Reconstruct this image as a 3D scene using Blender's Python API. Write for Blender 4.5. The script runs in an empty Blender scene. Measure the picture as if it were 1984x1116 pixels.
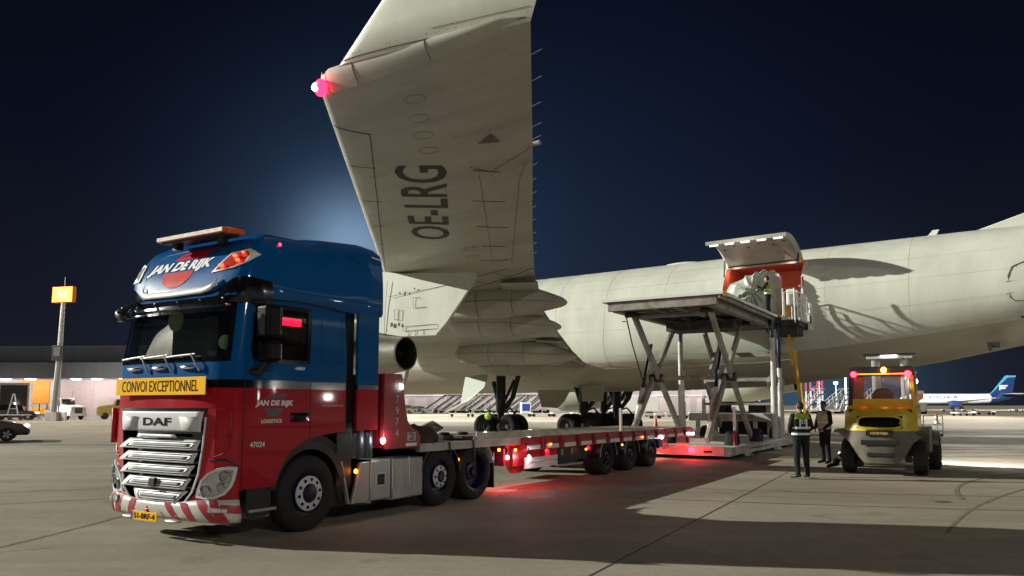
import bpy, bmesh, math, random
from mathutils import Vector, Matrix
random.seed(7)
R = math.radians
scene = bpy.context.scene
COL = scene.collection
# ------------------------------------------------------------------ camera
PITCH = math.atan(145/1470.0)
cd = bpy.data.cameras.new('camera'); cam = bpy.data.objects.new('camera', cd); COL.objects.link(cam)
cam.location = (0, 0, 1.7); cam.rotation_euler = (math.pi/2+PITCH, 0, 0)
cd.sensor_width = 36.0; cd.lens = 36.0*1470/1984; cd.shift_y = (640-558)/1984.0
cd.clip_start = 0.1; cd.clip_end = 4000
scene.camera = cam
scene.view_settings.view_transform = 'Standard'; scene.view_settings.look = 'None'
scene.view_settings.exposure = 0.18; scene.view_settings.gamma = 1.0
# ------------------------------------------------------------------ night sky
world = bpy.data.worlds.new('World'); scene.world = world; world.use_nodes = True
wt = world.node_tree; wn = wt.nodes; wl = wt.links
for n in list(wn): wn.remove(n)
def wmath(op, a, b=None, c=None):
    n = wn.new('ShaderNodeMath'); n.operation = op
    for i, v in enumerate((a, b, c)):
        if v is None: continue
        if isinstance(v, (int, float)): n.inputs[i].default_value = v
        else: wl.new(v, n.inputs[i])
    return n.outputs[0]
tc = wn.new('ShaderNodeTexCoord')
sep = wn.new('ShaderNodeSeparateXYZ'); wl.new(tc.outputs['Generated'], sep.inputs[0])
def lobe(direction, power):
    d = Vector(direction).normalized()
    n = wn.new('ShaderNodeVectorMath'); n.operation = 'DOT_PRODUCT'
    wl.new(tc.outputs['Generated'], n.inputs[0]); n.inputs[1].default_value = d
    return wmath('POWER', wmath('MAXIMUM', n.outputs['Value'], 0.0), power)
def scaled(val, rgb):
    n = wn.new('ShaderNodeVectorMath'); n.operation = 'SCALE'
    n.inputs[0].default_value = rgb; wl.new(val, n.inputs['Scale']); return n.outputs[0]
def vadd(a, b):
    n = wn.new('ShaderNodeVectorMath'); n.operation = 'ADD'; wl.new(a, n.inputs[0]); wl.new(b, n.inputs[1]); return n.outputs[0]
ramp = wn.new('ShaderNodeValToRGB'); wl.new(sep.outputs['Z'], ramp.inputs[0])
cr = ramp.color_ramp
cr.elements[0].position = 0.0; cr.elements[0].color = (.0095, .0105, .0165, 1)
cr.elements[1].position = 0.6; cr.elements[1].color = (.0008, .0012, .0043, 1)
e = cr.elements.new(0.12); e.color = (.0066, .0078, .0142, 1)
e = cr.elements.new(0.3); e.color = (.0028, .0038, .0098, 1)
glow = scaled(lobe((-0.215, 1, .21), 520), (.15, .235, .33))
glow2 = scaled(lobe((-0.2, 1, .2), 70), (.015, .032, .060))
glow3 = scaled(lobe((0.02, 1, .14), 18), (.0040, .0100, .0235))
glow4 = scaled(lobe((0.40, 1, .01), 160), (.022, .052, .088))
tot = vadd(vadd(vadd(vadd(ramp.outputs[0], glow), glow2), glow3), glow4)
bg = wn.new('ShaderNodeBackground'); wl.new(tot, bg.inputs[0]); bg.inputs[1].default_value = 1.0
wo = wn.new('ShaderNodeOutputWorld'); wl.new(bg.outputs[0], wo.inputs[0])
# ------------------------------------------------------------------ apron key floodlight; unseen spots and points added for fill and glints
def aim(o, v): o.rotation_euler = Vector(v).to_track_quat('-Z', 'Y').to_euler()
sd = bpy.data.lights.new('floodlight_key', 'SUN'); sd.energy = 5.0; sd.angle = R(0.6); sd.color = (.99, .985, .87)
so = bpy.data.objects.new('floodlight_key', sd); COL.objects.link(so)
aim(so, Vector((1, -.20, -.37*1.02)))
def flood(name, loc, target, energy, color, size=0.5, cone=100):
    l = bpy.data.lights.new(name, 'SPOT'); l.energy = energy; l.color = color; l.shadow_soft_size = size
    l.spot_size = R(cone); l.spot_blend = .5
    o = bpy.data.objects.new(name, l); COL.objects.link(o); o.location = loc; aim(o, Vector(target)-Vector(loc)); return o
flood('floodlight_mast_lamp', (34, -46, 26), (4, 14, 1), 26000, (1.0, .95, .86), .8)  # unseen spots added behind the camera as fill
flood('floodlight_mast_lamp', (-26, -52, 26), (4, 20, 1), 9000, (1.0, .96, .88), 1.2)
for yy, zz in ((16, 3.2), (27, 4.4), (36, 2.9), (47, 4.6), (60, 3.6), (74, 5.0)):
    pl_ = bpy.data.lights.new('added_glint_lamp', 'POINT'); pl_.energy = 1500; pl_.color = (1, .97, .92); pl_.shadow_soft_size = .35  # unseen points added for lamp glints on the truck's side
    po_ = bpy.data.objects.new('added_glint_lamp', pl_); COL.objects.link(po_); po_.location = (100, yy, zz)
flood('floodlight_mast_lamp', (70, 105, 28), (20, 120, 0), 90000, (1.0, .93, .80), 1.0, 150)  # unseen spots added to brighten the far apron
flood('floodlight_mast_lamp', (-50, 125, 30), (-5, 110, 0), 420000, (1.0, .97, .9), 1.0, 92)
flood('floodlight_mast_lamp', (-70, 66, 28), (-44, 66, 0), 60000, (1.0, .95, .85), 1.0, 96)
flood('floodlight_mast_lamp', (-8, 76, 28), (2, 100, 0), 60000, (1.0, .97, .9), 1.0, 84)
# ------------------------------------------------------------------ materials
MATS = {}
def mat(name, rgb, r=.5, m=0.0, var=.12, scale=3.0, bump=0.0, coat=0.0, emis=0.0, rvar=.1, dirt=0.0, dirtc=(.05,.04,.03), stretch=(1,1,1), alpha=1.0, spec=.5):
    M = bpy.data.materials.new(name); M.use_nodes = True; t = M.node_tree; b = t.nodes['Principled BSDF']
    L = t.links.new
    b.inputs['Metallic'].default_value = m; b.inputs['Specular IOR Level'].default_value = spec
    if coat: b.inputs['Coat Weight'].default_value = coat; b.inputs['Coat Roughness'].default_value = .04
    if emis:
        b.inputs['Base Color'].default_value = (*rgb, 1)
        b.inputs['Emission Color'].default_value = (*rgb, 1); b.inputs['Emission Strength'].default_value = emis
        MATS[name] = M; return M
    co = t.nodes.new('ShaderNodeTexCoord'); mp = t.nodes.new('ShaderNodeMapping'); mp.inputs['Scale'].default_value = stretch
    L(co.outputs['Object'], mp.inputs[0])
    n1 = t.nodes.new('ShaderNodeTexNoise'); n1.inputs['Scale'].default_value = scale; n1.inputs['Detail'].default_value = 6; n1.inputs['Roughness'].default_value = .65
    L(mp.outputs[0], n1.inputs[0])
    mr = t.nodes.new('ShaderNodeMapRange'); mr.inputs[1].default_value = .3; mr.inputs[2].default_value = .7
    mr.inputs[3].default_value = 1-var; mr.inputs[4].default_value = 1+var*.6; L(n1.outputs[0], mr.inputs[0])
    vm = t.nodes.new('ShaderNodeVectorMath'); vm.operation = 'SCALE'; vm.inputs[0].default_value = rgb; L(mr.outputs[0], vm.inputs['Scale'])
    colr = vm.outputs[0]
    if dirt:
        n2 = t.nodes.new('ShaderNodeTexNoise'); n2.inputs['Scale'].default_value = scale*.7; n2.inputs['Detail'].default_value = 8; n2.inputs['Roughness'].default_value = .7
        L(mp.outputs[0], n2.inputs[0])
        mr2 = t.nodes.new('ShaderNodeMapRange'); mr2.inputs[1].default_value = .48; mr2.inputs[2].default_value = .72; mr2.inputs[3].default_value = 0; mr2.inputs[4].default_value = dirt
        L(n2.outputs[0], mr2.inputs[0])
        mx = t.nodes.new('ShaderNodeMix'); mx.data_type = 'RGBA'; L(mr2.outputs[0], mx.inputs[0]); L(colr, mx.inputs[6]); mx.inputs[7].default_value = (*dirtc, 1)
        colr = mx.outputs[2]
    L(colr, b.inputs['Base Color'])
    mr3 = t.nodes.new('ShaderNodeMapRange'); mr3.inputs[1].default_value = .3; mr3.inputs[2].default_value = .7
    mr3.inputs[3].default_value = max(.02, r-rvar*r); mr3.inputs[4].default_value = min(1, r+rvar*r*2); L(n1.outputs[0], mr3.inputs[0]); L(mr3.outputs[0], b.inputs['Roughness'])
    if bump:
        bp = t.nodes.new('ShaderNodeBump'); bp.inputs['Strength'].default_value = bump; bp.inputs['Distance'].default_value = .02
        n3 = t.nodes.new('ShaderNodeTexNoise'); n3.inputs['Scale'].default_value = scale*6; n3.inputs['Detail'].default_value = 4
        L(mp.outputs[0], n3.inputs[0]); L(n3.outputs[0], bp.inputs['Height']); L(bp.outputs[0], b.inputs['Normal'])
    MATS[name] = M; return M
def glassmat(name, tint, trans, rough=.03):
    M = bpy.data.materials.new(name); M.use_nodes = True; t = M.node_tree; b = t.nodes['Principled BSDF']
    b.inputs['Base Color'].default_value = (*tint, 1); b.inputs['Roughness'].default_value = rough
    b.inputs['Alpha'].default_value = 1-trans; MATS[name] = M; return M
m_red = mat('red_paint', (.37, .010, .022), .32, spec=.08, coat=.45, var=.08, scale=1.5, rvar=.2)
m_blue = mat('blue_paint', (.001, .080, .27), .32, spec=.05, coat=.4, var=.08, scale=1.5, rvar=.2)
m_blk = mat('black_plastic', (.012, .012, .014), .42, scale=6, var=.3)
m_gblk = mat('gloss_black', (.006, .006, .008), .1, var=.1)
m_silver = mat('silver_paint', (.60, .61, .63), .42, m=.0, spec=.3, scale=2, var=.06)
m_chrome = mat('chrome', (.8, .8, .82), .12, m=1, var=.04)
m_alu = mat('brushed_aluminium', (.50, .49, .47), .42, m=.75, scale=3, var=.3, stretch=(1, 1, .15), dirt=.55, dirtc=(.16, .14, .12), rvar=.3)
m_white = mat('white_paint', (.78, .78, .76), .4, var=.06, scale=2)
m_refl = mat('reflective_strip', (.8, .8, .82), .35, var=.1, scale=12)
m_rubber = mat('rubber', (.016, .0155, .0155), .8, scale=10, var=.35, bump=.3, dirt=.35, dirtc=(.045, .04, .033))
m_rim = mat('dark_blue_rim', (.008, .012, .035), .35, var=.2)
m_steel = mat('galvanised_steel', (.42, .42, .41), .5, m=.6, scale=4, var=.2)
m_yel = mat('yellow_plate', (.93, .50, .0), .6, var=.03, spec=.08)
m_text = mat('black_lettering', (.006, .006, .007), .85, spec=.08, var=.1)
m_wtext = mat('white_lettering', (.72, .72, .74), .45, var=.06)
m_glass = glassmat('dark_glass', (.006, .008, .01), .45)
m_cglass = glassmat('clear_glass', (.5, .5, .5), .9)
m_lens = mat('lamp_lens', (.75, .77, .78), .08, m=.5, var=.3, scale=9)
e_white = mat('lit_white_led', (.85, .88, 1.0), emis=26)
e_orange = mat('lit_orange_lamp', (1.0, .22, .02), emis=9)
e_red = mat('lit_red_lamp', (1.0, .015, .03), emis=14)
e_amber = mat('lit_amber_beacon', (1.0, .36, .03), emis=26)
m_orange = mat('orange_lens', (.70, .12, .015), .15, coat=.6, scale=20, var=.4)
m_redlens = mat('red_lens', (.6, .05, .03), .12, coat=.8, scale=14, var=.6)
# ------------------------------------------------------------------ mesh helpers
class MB:
    def __init__(s): s.v = []; s.f = []; s.m = []
    def add(s, vs, fs, m=0):
        o = len(s.v); s.v += [tuple(v) for v in vs]; s.f += [tuple(i+o for i in f) for f in fs]; s.m += [m]*len(fs); return s
    def box(s, x0, x1, y0, y1, z0, z1, m=0, M=None):
        vs = [Vector((x, y, z)) for x in (x0, x1) for y in (y0, y1) for z in (z0, z1)]
        if M is not None: vs = [M @ v for v in vs]
        return s.add(vs, [(0,1,3,2), (4,6,7,5), (0,4,5,1), (2,3,7,6), (0,2,6,4), (1,5,7,3)], m)
    def bar(s, p0, p1, w, h, m=0, up=(0,0,1)):
        p0 = Vector(p0); p1 = Vector(p1); d = (p1-p0).normalized(); u = Vector(up)
        if abs(d.dot(u)) > .98: u = Vector((1,0,0))
        a = d.cross(u).normalized(); b = a.cross(d)
        vs = [p+a*i*w/2+b*j*h/2 for p in (p0, p1) for i in (-1, 1) for j in (-1, 1)]
        return s.add(vs, [(0,1,3,2), (4,6,7,5), (0,4,5,1), (2,3,7,6), (0,2,6,4), (1,5,7,3)], m)
    def prism(s, poly, axis, lo, hi, m=0):
        def P(p, t): a, b = p; return {'x': (t, a, b), 'y': (a, t, b), 'z': (a, b, t)}[axis]
        n = len(poly); vs = [P(p, lo) for p in poly]+[P(p, hi) for p in poly]
        fs = [tuple(range(n))[::-1], tuple(range(n, 2*n))]+[(i, (i+1) % n, n+(i+1) % n, n+i) for i in range(n)]
        return s.add(vs, fs, m)
    def tube(s, pts, r, n=8, m=0, cap=True):
        pts = [Vector(p) for p in pts]; rs = r if isinstance(r, (list, tuple)) else [r]*len(pts); vs = []; k = len(pts); prev = None
        for i, p in enumerate(pts):
            d = (pts[min(i+1, k-1)]-pts[max(i-1, 0)]).normalized()
            if prev is None:
                u = Vector((0,0,1)) if abs(d.z) < .9 else Vector((1,0,0)); a = d.cross(u).normalized()
            else: a = (prev-d*prev.dot(d)).normalized()
            prev = a; b = d.cross(a)
            vs += [p+(a*math.cos(2*math.pi*j/n)+b*math.sin(2*math.pi*j/n))*rs[i] for j in range(n)]
        fs = [(i*n+j, i*n+(j+1) % n, (i+1)*n+(j+1) % n, (i+1)*n+j) for i in range(k-1) for j in range(n)]
        if cap: fs += [tuple(range(n))[::-1], tuple(range((k-1)*n, k*n))]
        return s.add(vs, fs, m)
    def lathe(s, prof, c, ax, n=24, m=0, closed=False):
        c = Vector(c); ax = Vector(ax).normalized(); u = Vector((0,0,1)) if abs(ax.z) < .9 else Vector((1,0,0)); a = ax.cross(u).normalized(); b = ax.cross(a)
        vs = [c+ax*t+(a*math.cos(2*math.pi*j/n)+b*math.sin(2*math.pi*j/n))*r for r, t in prof for j in range(n)]
        k = len(prof); rng = range(k) if closed else range(k-1)
        fs = [(i*n+j, i*n+(j+1) % n, ((i+1) % k)*n+(j+1) % n, ((i+1) % k)*n+j) for i in rng for j in range(n)]
        return s.add(vs, fs, m)
    def disc(s, c, ax, r, n=24, m=0, t=.01): return s.lathe([(0.0001, 0), (r, 0), (r, t), (0.0001, t)], c, ax, n, m)
    def ell(s, c, r, n=12, k=8, m=0, M=None):
        vs = []; c = Vector(c)
        for i in range(k+1):
            th = math.pi*i/k
            for j in range(n):
                ph = 2*math.pi*j/n; v = Vector((r[0]*math.sin(th)*math.cos(ph), r[1]*math.sin(th)*math.sin(ph), r[2]*math.cos(th)))
                if M is not None: v = M @ v
                vs.append(c+v)
        return s.add(vs, [(i*n+j, i*n+(j+1) % n, (i+1)*n+(j+1) % n, (i+1)*n+j) for i in range(k) for j in range(n)], m)
    def grid(s, fn, us, vs_, m=0, skip=None, closed=False, mf=None):
        nu = len(us); nv = len(vs_); V = [Vector(fn(u, v)) for v in vs_ for u in us]; o = len(s.v); s.v += [tuple(v) for v in V]
        for j in range(nv-1):
            for i in range(nu if closed else nu-1):
                i2 = (i+1) % nu; uc = (us[i]+us[i2])/2; vc = (vs_[j]+vs_[j+1])/2
                if skip and skip(uc, vc): continue
                s.f.append((o+j*nu+i, o+j*nu+i2, o+(j+1)*nu+i2, o+(j+1)*nu+i)); s.m.append(mf(uc, vc) if mf else m)
        return s
    def build(s, name, mats, parent=None, smooth=35, bevel=0, loc=None, thick=0, merge=True, seg=2):
        if not isinstance(mats, (list, tuple)): mats = [mats]
        me = bpy.data.meshes.new(name); me.from_pydata(s.v, [], s.f)
        for mm in mats: me.materials.append(mm)
        for p, i in zip(me.polygons, s.m): p.material_index = i
        bm = bmesh.new(); bm.from_mesh(me)
        if merge: bmesh.ops.remove_doubles(bm, verts=bm.verts, dist=1e-5)
        bmesh.ops.recalc_face_normals(bm, faces=bm.faces); bm.to_mesh(me); bm.free()
        if smooth:
            for p in me.polygons: p.use_smooth = True
            me.set_sharp_from_angle(angle=R(smooth))
        o = bpy.data.objects.new(name, me); COL.objects.link(o)
        if parent: o.parent = parent
        if loc: o.location = loc
        if thick:
            md = o.modifiers.new('solid', 'SOLIDIFY'); md.thickness = thick; md.offset = 0
        if bevel:
            md = o.modifiers.new('bevel', 'BEVEL'); md.width = bevel; md.segments = seg; md.limit_method = 'ANGLE'; md.angle_limit = R(40)
            try: md.harden_normals = True
            except Exception: pass
        return o
def each(s, name, mats, parent=None, **kw):
    par = list(range(len(s.v)))
    def find(i):
        while par[i] != i: par[i] = par[par[i]]; i = par[i]
        return i
    key = {}
    for i, v in enumerate(s.v):
        k = tuple(round(c, 5) for c in v)
        if k in key: par[find(i)] = find(key[k])
        else: key[k] = i
    for f in s.f:
        for i in f[1:]: par[find(i)] = find(f[0])
    parts = {}
    for f, m in zip(s.f, s.m): parts.setdefault(find(f[0]), []).append((f, m))
    out = []
    for fs in parts.values():
        b = MB(); mp = {}
        for f, m in fs:
            for i in f:
                if i not in mp: mp[i] = len(b.v); b.v.append(s.v[i])
            b.f.append(tuple(mp[i] for i in f)); b.m.append(m)
        out.append(b.build(name, mats, parent, **kw))
    return out[0]
MB.each = each
def tag(o, label=None, cat=None, group=None, kind=None):
    if label: o['label'] = label
    if cat: o['category'] = cat
    if group: o['group'] = group
    if kind: o['kind'] = kind
    return o
def thing(name, label, cat, loc=(0,0,0), rz=0.0, group=None):
    o = bpy.data.objects.new(name, None); COL.objects.link(o); o.empty_display_size = .3
    o.location = loc; o.rotation_euler = (0, 0, rz); return tag(o, label, cat, group)
def copy_tree(o, parent=None):
    c = o.copy(); COL.objects.link(c)
    if parent: c.parent = parent
    for ch in [x for x in COL.objects if x.parent == o]: copy_tree(ch, c)
    return c
def place(o, loc, rz=None, label=None, group=None):
    o.location = loc
    if rz is not None: o.rotation_euler = (0, 0, rz)
    if label: o['label'] = label
    if group: o['group'] = group
    return o
_tc = {}
def textmesh(body, bold=0.0):
    k = (body, bold)
    if k in _tc: return _tc[k]
    cu = bpy.data.curves.new('t', 'FONT'); cu.body = body; cu.offset = bold; cu.resolution_u = 3
    ob = bpy.data.objects.new('t', cu); COL.objects.link(ob); dg = bpy.context.evaluated_depsgraph_get(); dg.update()
    me = bpy.data.meshes.new_from_object(ob.evaluated_get(dg)); vs = [(v.co.x, v.co.y) for v in me.vertices]; fs = [tuple(p.vertices) for p in me.polygons]
    bpy.data.objects.remove(ob); bpy.data.curves.remove(cu); bpy.data.meshes.remove(me)
    x0 = min(v[0] for v in vs); x1 = max(v[0] for v in vs); y0 = min(v[1] for v in vs); y1 = max(v[1] for v in vs)
    _tc[k] = ([((x-x0)/(x1-x0), (y-y0)/(y1-y0)) for x, y in vs], fs); return _tc[k]
def text(name, body, fn, m, parent, bold=.02, shear=0.0, mb=None, mi=0):
    """fn(u, v) with u, v in 0..1 -> 3D point already lifted off the surface"""
    vs, fs = textmesh(body, bold); B = mb or MB()
    B.add([fn(u+shear*v, v) for u, v in vs], fs, mi)
    return None if mb else B.build(name, m, parent, smooth=0)
def planar(o, u, v):
    o, u, v = Vector(o), Vector(u), Vector(v)
    return lambda a, b: o+u*a+v*b
def plamp(name, loc, energy, color, parent=None, r=.04):
    l = bpy.data.lights.new(name, 'POINT'); l.energy = energy; l.color = color; l.shadow_soft_size = r
    o = bpy.data.objects.new(name, l); COL.objects.link(o); o.location = loc
    if parent: o.parent = parent
    return o
def lerp(a, b, t): return a+(b-a)*t
def interp(x, xs, ys):
    if x <= xs[0]: return ys[0]
    for i in range(1, len(xs)):
        if x <= xs[i]: return ys[i-1]+(ys[i]-ys[i-1])*(x-xs[i-1])/(xs[i]-xs[i-1])
    return ys[-1]
def frange(a, b, n): return [a+(b-a)*i/n for i in range(n+1)]
# ------------------------------------------------------------------ ground (one sheet to the horizon)
def ground_mat():
    M = bpy.data.materials.new('apron_concrete'); M.use_nodes = True; t = M.node_tree; b = t.nodes['Principled BSDF']; L = t.links.new; N = t.nodes.new
    co = N('ShaderNodeTexCoord')
    def noise(scale, detail=6, rough=.6, st=(1,1,1)):
        mp = N('ShaderNodeMapping'); mp.inputs['Scale'].default_value = st; mp.inputs['Rotation'].default_value = (0,0,R(-12)); L(co.outputs['Object'], mp.inputs[0])
        n = N('ShaderNodeTexNoise'); n.inputs['Scale'].default_value = scale; n.inputs['Detail'].default_value = detail; n.inputs['Roughness'].default_value = rough; L(mp.outputs[0], n.inputs[0]); return n.outputs[0]
    def mrange(v, a, b_, c, d):
        n = N('ShaderNodeMapRange'); L(v, n.inputs[0])
        for i, x in enumerate((a, b_, c, d)): n.inputs[i+1].default_value = x
        return n.outputs[0]
    def mul(a, b_):
        n = N('ShaderNodeMath'); n.operation = 'MULTIPLY'; L(a, n.inputs[0]); L(b_, n.inputs[1]); return n.outputs[0]
    big = mrange(noise(.12, 4), .35, .65, .78, 1.12)
    streak = mrange(noise(.5, 6, .7, (.12, 1.2, 1)), .35, .7, 1.10, .74)
    fine = mrange(noise(9, 8, .75), .3, .7, .86, 1.12)
    grit = mrange(noise(70, 3, .8), .3, .7, .85, 1.15)
    stain = mrange(noise(.9, 6, .6), .6, .74, 1.0, .62)
    v = mul(mul(mul(big, streak), mul(fine, grit)), stain)
    vm = N('ShaderNodeVectorMath'); vm.operation = 'SCALE'; vm.inputs[0].default_value = (.335, .298, .236); L(v, vm.inputs['Scale'])
    b.inputs['Specular IOR Level'].default_value = .22
    L(vm.outputs[0], b.inputs['Base Color'])
    L(mrange(noise(2.0, 5), .3, .7, .55, .85), b.inputs['Roughness'])
    bp = N('ShaderNodeBump'); bp.inputs['Strength'].default_value = .35; bp.inputs['Distance'].default_value = .01; L(noise(45, 4, .7), bp.inputs['Height']); L(bp.outputs[0], b.inputs['Normal'])
    return M
m_ground = ground_mat()
g = MB(); g.grid(lambda u, v: (u, v, 0), [-2500, -200, -30, 30, 200, 2500], [-300, -20, 40, 150, 600, 3000])
tag(g.build('ground', m_ground, smooth=0), kind='structure')
m_joint = mat('joint_sealant', (.05, .045, .04), .9, scale=6, var=.4)
m_dband = mat('dark_band_colour', (.12, .105, .09), .8, scale=.8, var=.3)
m_warm = mat('worn_lane', (.30, .23, .19), .8, scale=.5, var=.2)
jb = MB()
def strip(mb, p, q, w, z=.004, m=0):
    p = Vector((*p, z)); q = Vector((*q, z)); d = (q-p).normalized(); a = Vector((-d.y, d.x, 0))*w/2
    n = max(1, int((q-p).length/3)); pts = [p.lerp(q, i/n) for i in range(n+1)]
    mb.add([x for i, P in enumerate(pts) for x in (P-a*(1+.3*random.uniform(-1, 1)), P+a*(1+.3*random.uniform(-1, 1)))], [(2*i, 2*i+2, 2*i+3, 2*i+1) for i in range(n)], m)
TX, TY = .5204, .8539   # truck / joint direction
strip(jb, (.62, 7.5), (6.5, 18.6), .025)
strip(jb, (6.5, 18.6), (14.0, 32.8), .025)
for k in (-2, -1, 1, 2, 3):
    ox = k*7.5
    strip(jb, (.62+ox*TY, 7.5-ox*TX), (14+ox*TY, 32.8-ox*TX), .02) if k > 0 and k < 2 else None
strip(jb, (7.0, 18.2), (30, 17.3), .05)
strip(jb, (-30, 27.5), (-7, 24.5), .03); strip(jb, (9.5, 12.2), (4.2, 14.6), .012); strip(jb, (-12, 5.0), (-5.5, 9.3), .014)
strip(jb, (-60, 36.5), (60, 40.5), .03)
tag(jb.build('pavement', m_joint, smooth=0), kind='structure')
lb = MB(); strip(lb, (-60, 34.0), (-6, 32.6), 1.0, .003); strip(lb, (10, 44.5), (90, 45.5), 2.6, .003)  # darker strips across the ground
tag(lb.build('dark_band', m_dband, smooth=0), kind='structure')
lb = MB(); strip(lb, (-80, 44), (-8, 48), 4.0, .003)
tag(lb.build('road', m_warm, smooth=0), kind='structure')

# tyre marks and an oil patch on the apron
m_mark = mat('tyre_mark', (.17, .148, .115), .85, scale=5, var=.5)
tm = MB(); random.seed(21)
def arcmark(cx, cy, r, a0, a1, w, z):
    n = 26; vs = []
    for i in range(n+1):
        a = R(lerp(a0, a1, i/n)); ww = w*random.uniform(.5, 1.3)
        vs += [(cx+(r-ww/2)*math.cos(a), cy+(r-ww/2)*math.sin(a), z), (cx+(r+ww/2)*math.cos(a), cy+(r+ww/2)*math.sin(a), z)]
    tm.add(vs, [(2*i, 2*i+1, 2*i+3, 2*i+2) for i in range(n)])
for k, (cx, cy, r, a0, a1) in enumerate(((-22, 38, 26, -75, -25), (-22, 38, 28, -78, -30), (30, -6, 27, 100, 150), (30, -6, 29.2, 98, 146), (14, 44, 30, -110, -60), (14, 44, 32, -112, -66), (-30, 12, 24, -20, 22), (18, 10, 9, 60, 160), (18, 10, 10.6, 62, 158), (-9, -4, 12, 40, 95))): arcmark(cx, cy, r, a0, a1, .07, .003+.0002*k)
tag(tm.build('tyre_marks', m_mark, smooth=0), kind='structure')
op = MB()
for cx, cy, rx, ry in ((2.65, 15.6, .32, .5), (2.2, 15.3, .22, .25), (3.0, 16.2, .12, .3), (-6.2, 8.4, .2, .12), (7.6, 13.6, .16, .12)):
    n = 22; op.add([(cx, cy, .0045)]+[(cx+rx*math.cos(2*math.pi*i/n)*random.uniform(.6, 1.2), cy+ry*math.sin(2*math.pi*i/n)*random.uniform(.6, 1.2), .0045) for i in range(n)], [(0, 1+i, 1+(i+1) % n) for i in range(n)])
tag(op.build('oil_stains', mat('oil_stain', (.05, .04, .032), .35, var=.3), smooth=0), kind='structure')
# ================================================================== TRACTOR TRUCK
TO = Vector((-4.555, 9.892, 0)); TRZ = math.atan2(.8539, .5204)
truck = thing('tractor_truck', 'blue over red heavy haulage tractor unit with a yellow convoy sign on its front', 'truck', TO, TRZ)
# local frame: x rearwards from the grille, -y the side towards the camera, z up
PLX = [0, .008, .02, .04, .075, .135, .24, .42, .75, 2.28, 2.90]
PLY = [0, .40, .66, .86, 1.03, 1.15, 1.225, 1.25, 1.252, 1.25, 1.25]
PLS = [0]
for i in range(1, len(PLX)): PLS.append(PLS[-1]+math.hypot(PLX[i]-PLX[i-1], PLY[i]-PLY[i-1]))
def s_of_x(x): return interp(x, PLX, PLS)
def s_of_y(y): return math.copysign(interp(abs(y), PLY[:9], PLS[:9]), y)
ZI = [.2, .5, 1.7, 2.3, 3.05, 3.1, 3.35, 3.55, 3.72, 3.87, 3.98, 4.05]
FI = [.05, .0, .0, .03, .14, .12, .20, .29, .39, .50, .68, 1.2]
SI = [.0, .0, .0, .0, .03, .0, .0, .01, .03, .08, .22, .65]
def cab(s, z, off=0.0):
    """surface of the cab; s > 0 is the camera side"""
    a = abs(s); x = interp(a, PLS, PLX); y = interp(a, PLS, PLY)
    e = .03; x2 = interp(a+e, PLS, PLX); y2 = interp(a+e, PLS, PLY); x1 = interp(max(a-e, 0), PLS, PLX); y1 = interp(max(a-e, 0), PLS, PLY)
    nx, ny = -(y2-y1), (x2-x1); l = math.hypot(nx, ny) or 1; nx /= l; ny /= l
    wf = max(0, 1-x/1.6); k = (z-3.6)*.0
    rise = interp(x, [0, .5, 1.1, 1.6, 1.78, 2.5, 2.9], [0, .0, .02, .03, .10, .17, .14]) if z > 3.3 else 0
    zz = z+rise*min(1, (z-3.3)/.5) if z > 3.3 else z
    f = interp(z, ZI, FI); si = interp(z, ZI, SI)
    if z > 3.1 and x < .8: x -= .6*min(1, (z-3.1)/.3)*x*(1-x/.8)
    x = x+f*wf; y = max(0, y-si)
    return Vector((x+nx*off, -math.copysign(1, s)*(y+ny*off), zz))
def cabfn(s0, s1, z0, z1, off=.004, shear=0.0): return lambda u, v: cab(s0+(s1-s0)*u, z0+(z1-z0)*v, off)
AX, AZ = 1.43, .52
def zlow(s):
    x = interp(abs(s), PLS, PLX)
    if x < .27: return .28
    return max(interp(x, [.27, .28, .78, .80, .92, 1.05, 1.25, 1.5, 1.85, 2.4, 2.9], [.62, .66, .66, .66, .91, 1.09, 1.2, 1.27, 1.31, 1.33, 1.33]), .0)
SW = s_of_y(1.10)          # windscreen corner
SG0, SG1 = s_of_x(.37), s_of_x(1.32)
cols = sorted(set([round(x, 4) for x in [0, .2, .4, .6, .8, .9, 1.0, SW, 1.25, 1.32, s_of_x(.269), s_of_x(.275), s_of_x(.33), SG0, s_of_x(.6), s_of_x(.78), s_of_x(.82)]+[s_of_x(x) for x in (.92, 1.0, 1.1, 1.2)]+[SG1]+[s_of_x(x) for x in (1.5, 1.7, 1.9, 2.08)]]))
ss = [-x for x in cols[::-1]]+cols[1:]
WZ0, WZ1 = 2.30, 2.98
zs = [.28, .5, .66, .8, .95, 1.1, 1.25, 1.5, 1.75, 1.915, 2.02, 2.15, WZ0, 2.5, 2.75, WZ1, 3.05]
def skipcab(u, v):
    if WZ0 < v < WZ1 and (abs(u) < SW or SG0 < abs(u) < SG1): return True
    if abs(u) < 1.0 and .5 < v < 1.62: return True
    return False
def cabmat(u, v):
    return 0 if v < 1.915 else (1 if v < 2.02 else 2)
b = MB()
b.grid(lambda u, v: cab(u, max(v, zlow(u)+.0)), ss, zs, skip=skipcab, mf=cabmat)
# back wall and floor
zb = [1.33, 2.0, 3.05]
b.grid(lambda u, v: (2.08, u, v), [-1.245, 1.245], zb, mf=lambda u, v: 1)
b.grid(lambda u, v: (u, v, 1.33), [.12, 2.08], [-1.2, 1.2], m=1)
b.build('cab_body', [m_red, m_gblk, m_blue], truck, smooth=40)
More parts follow.
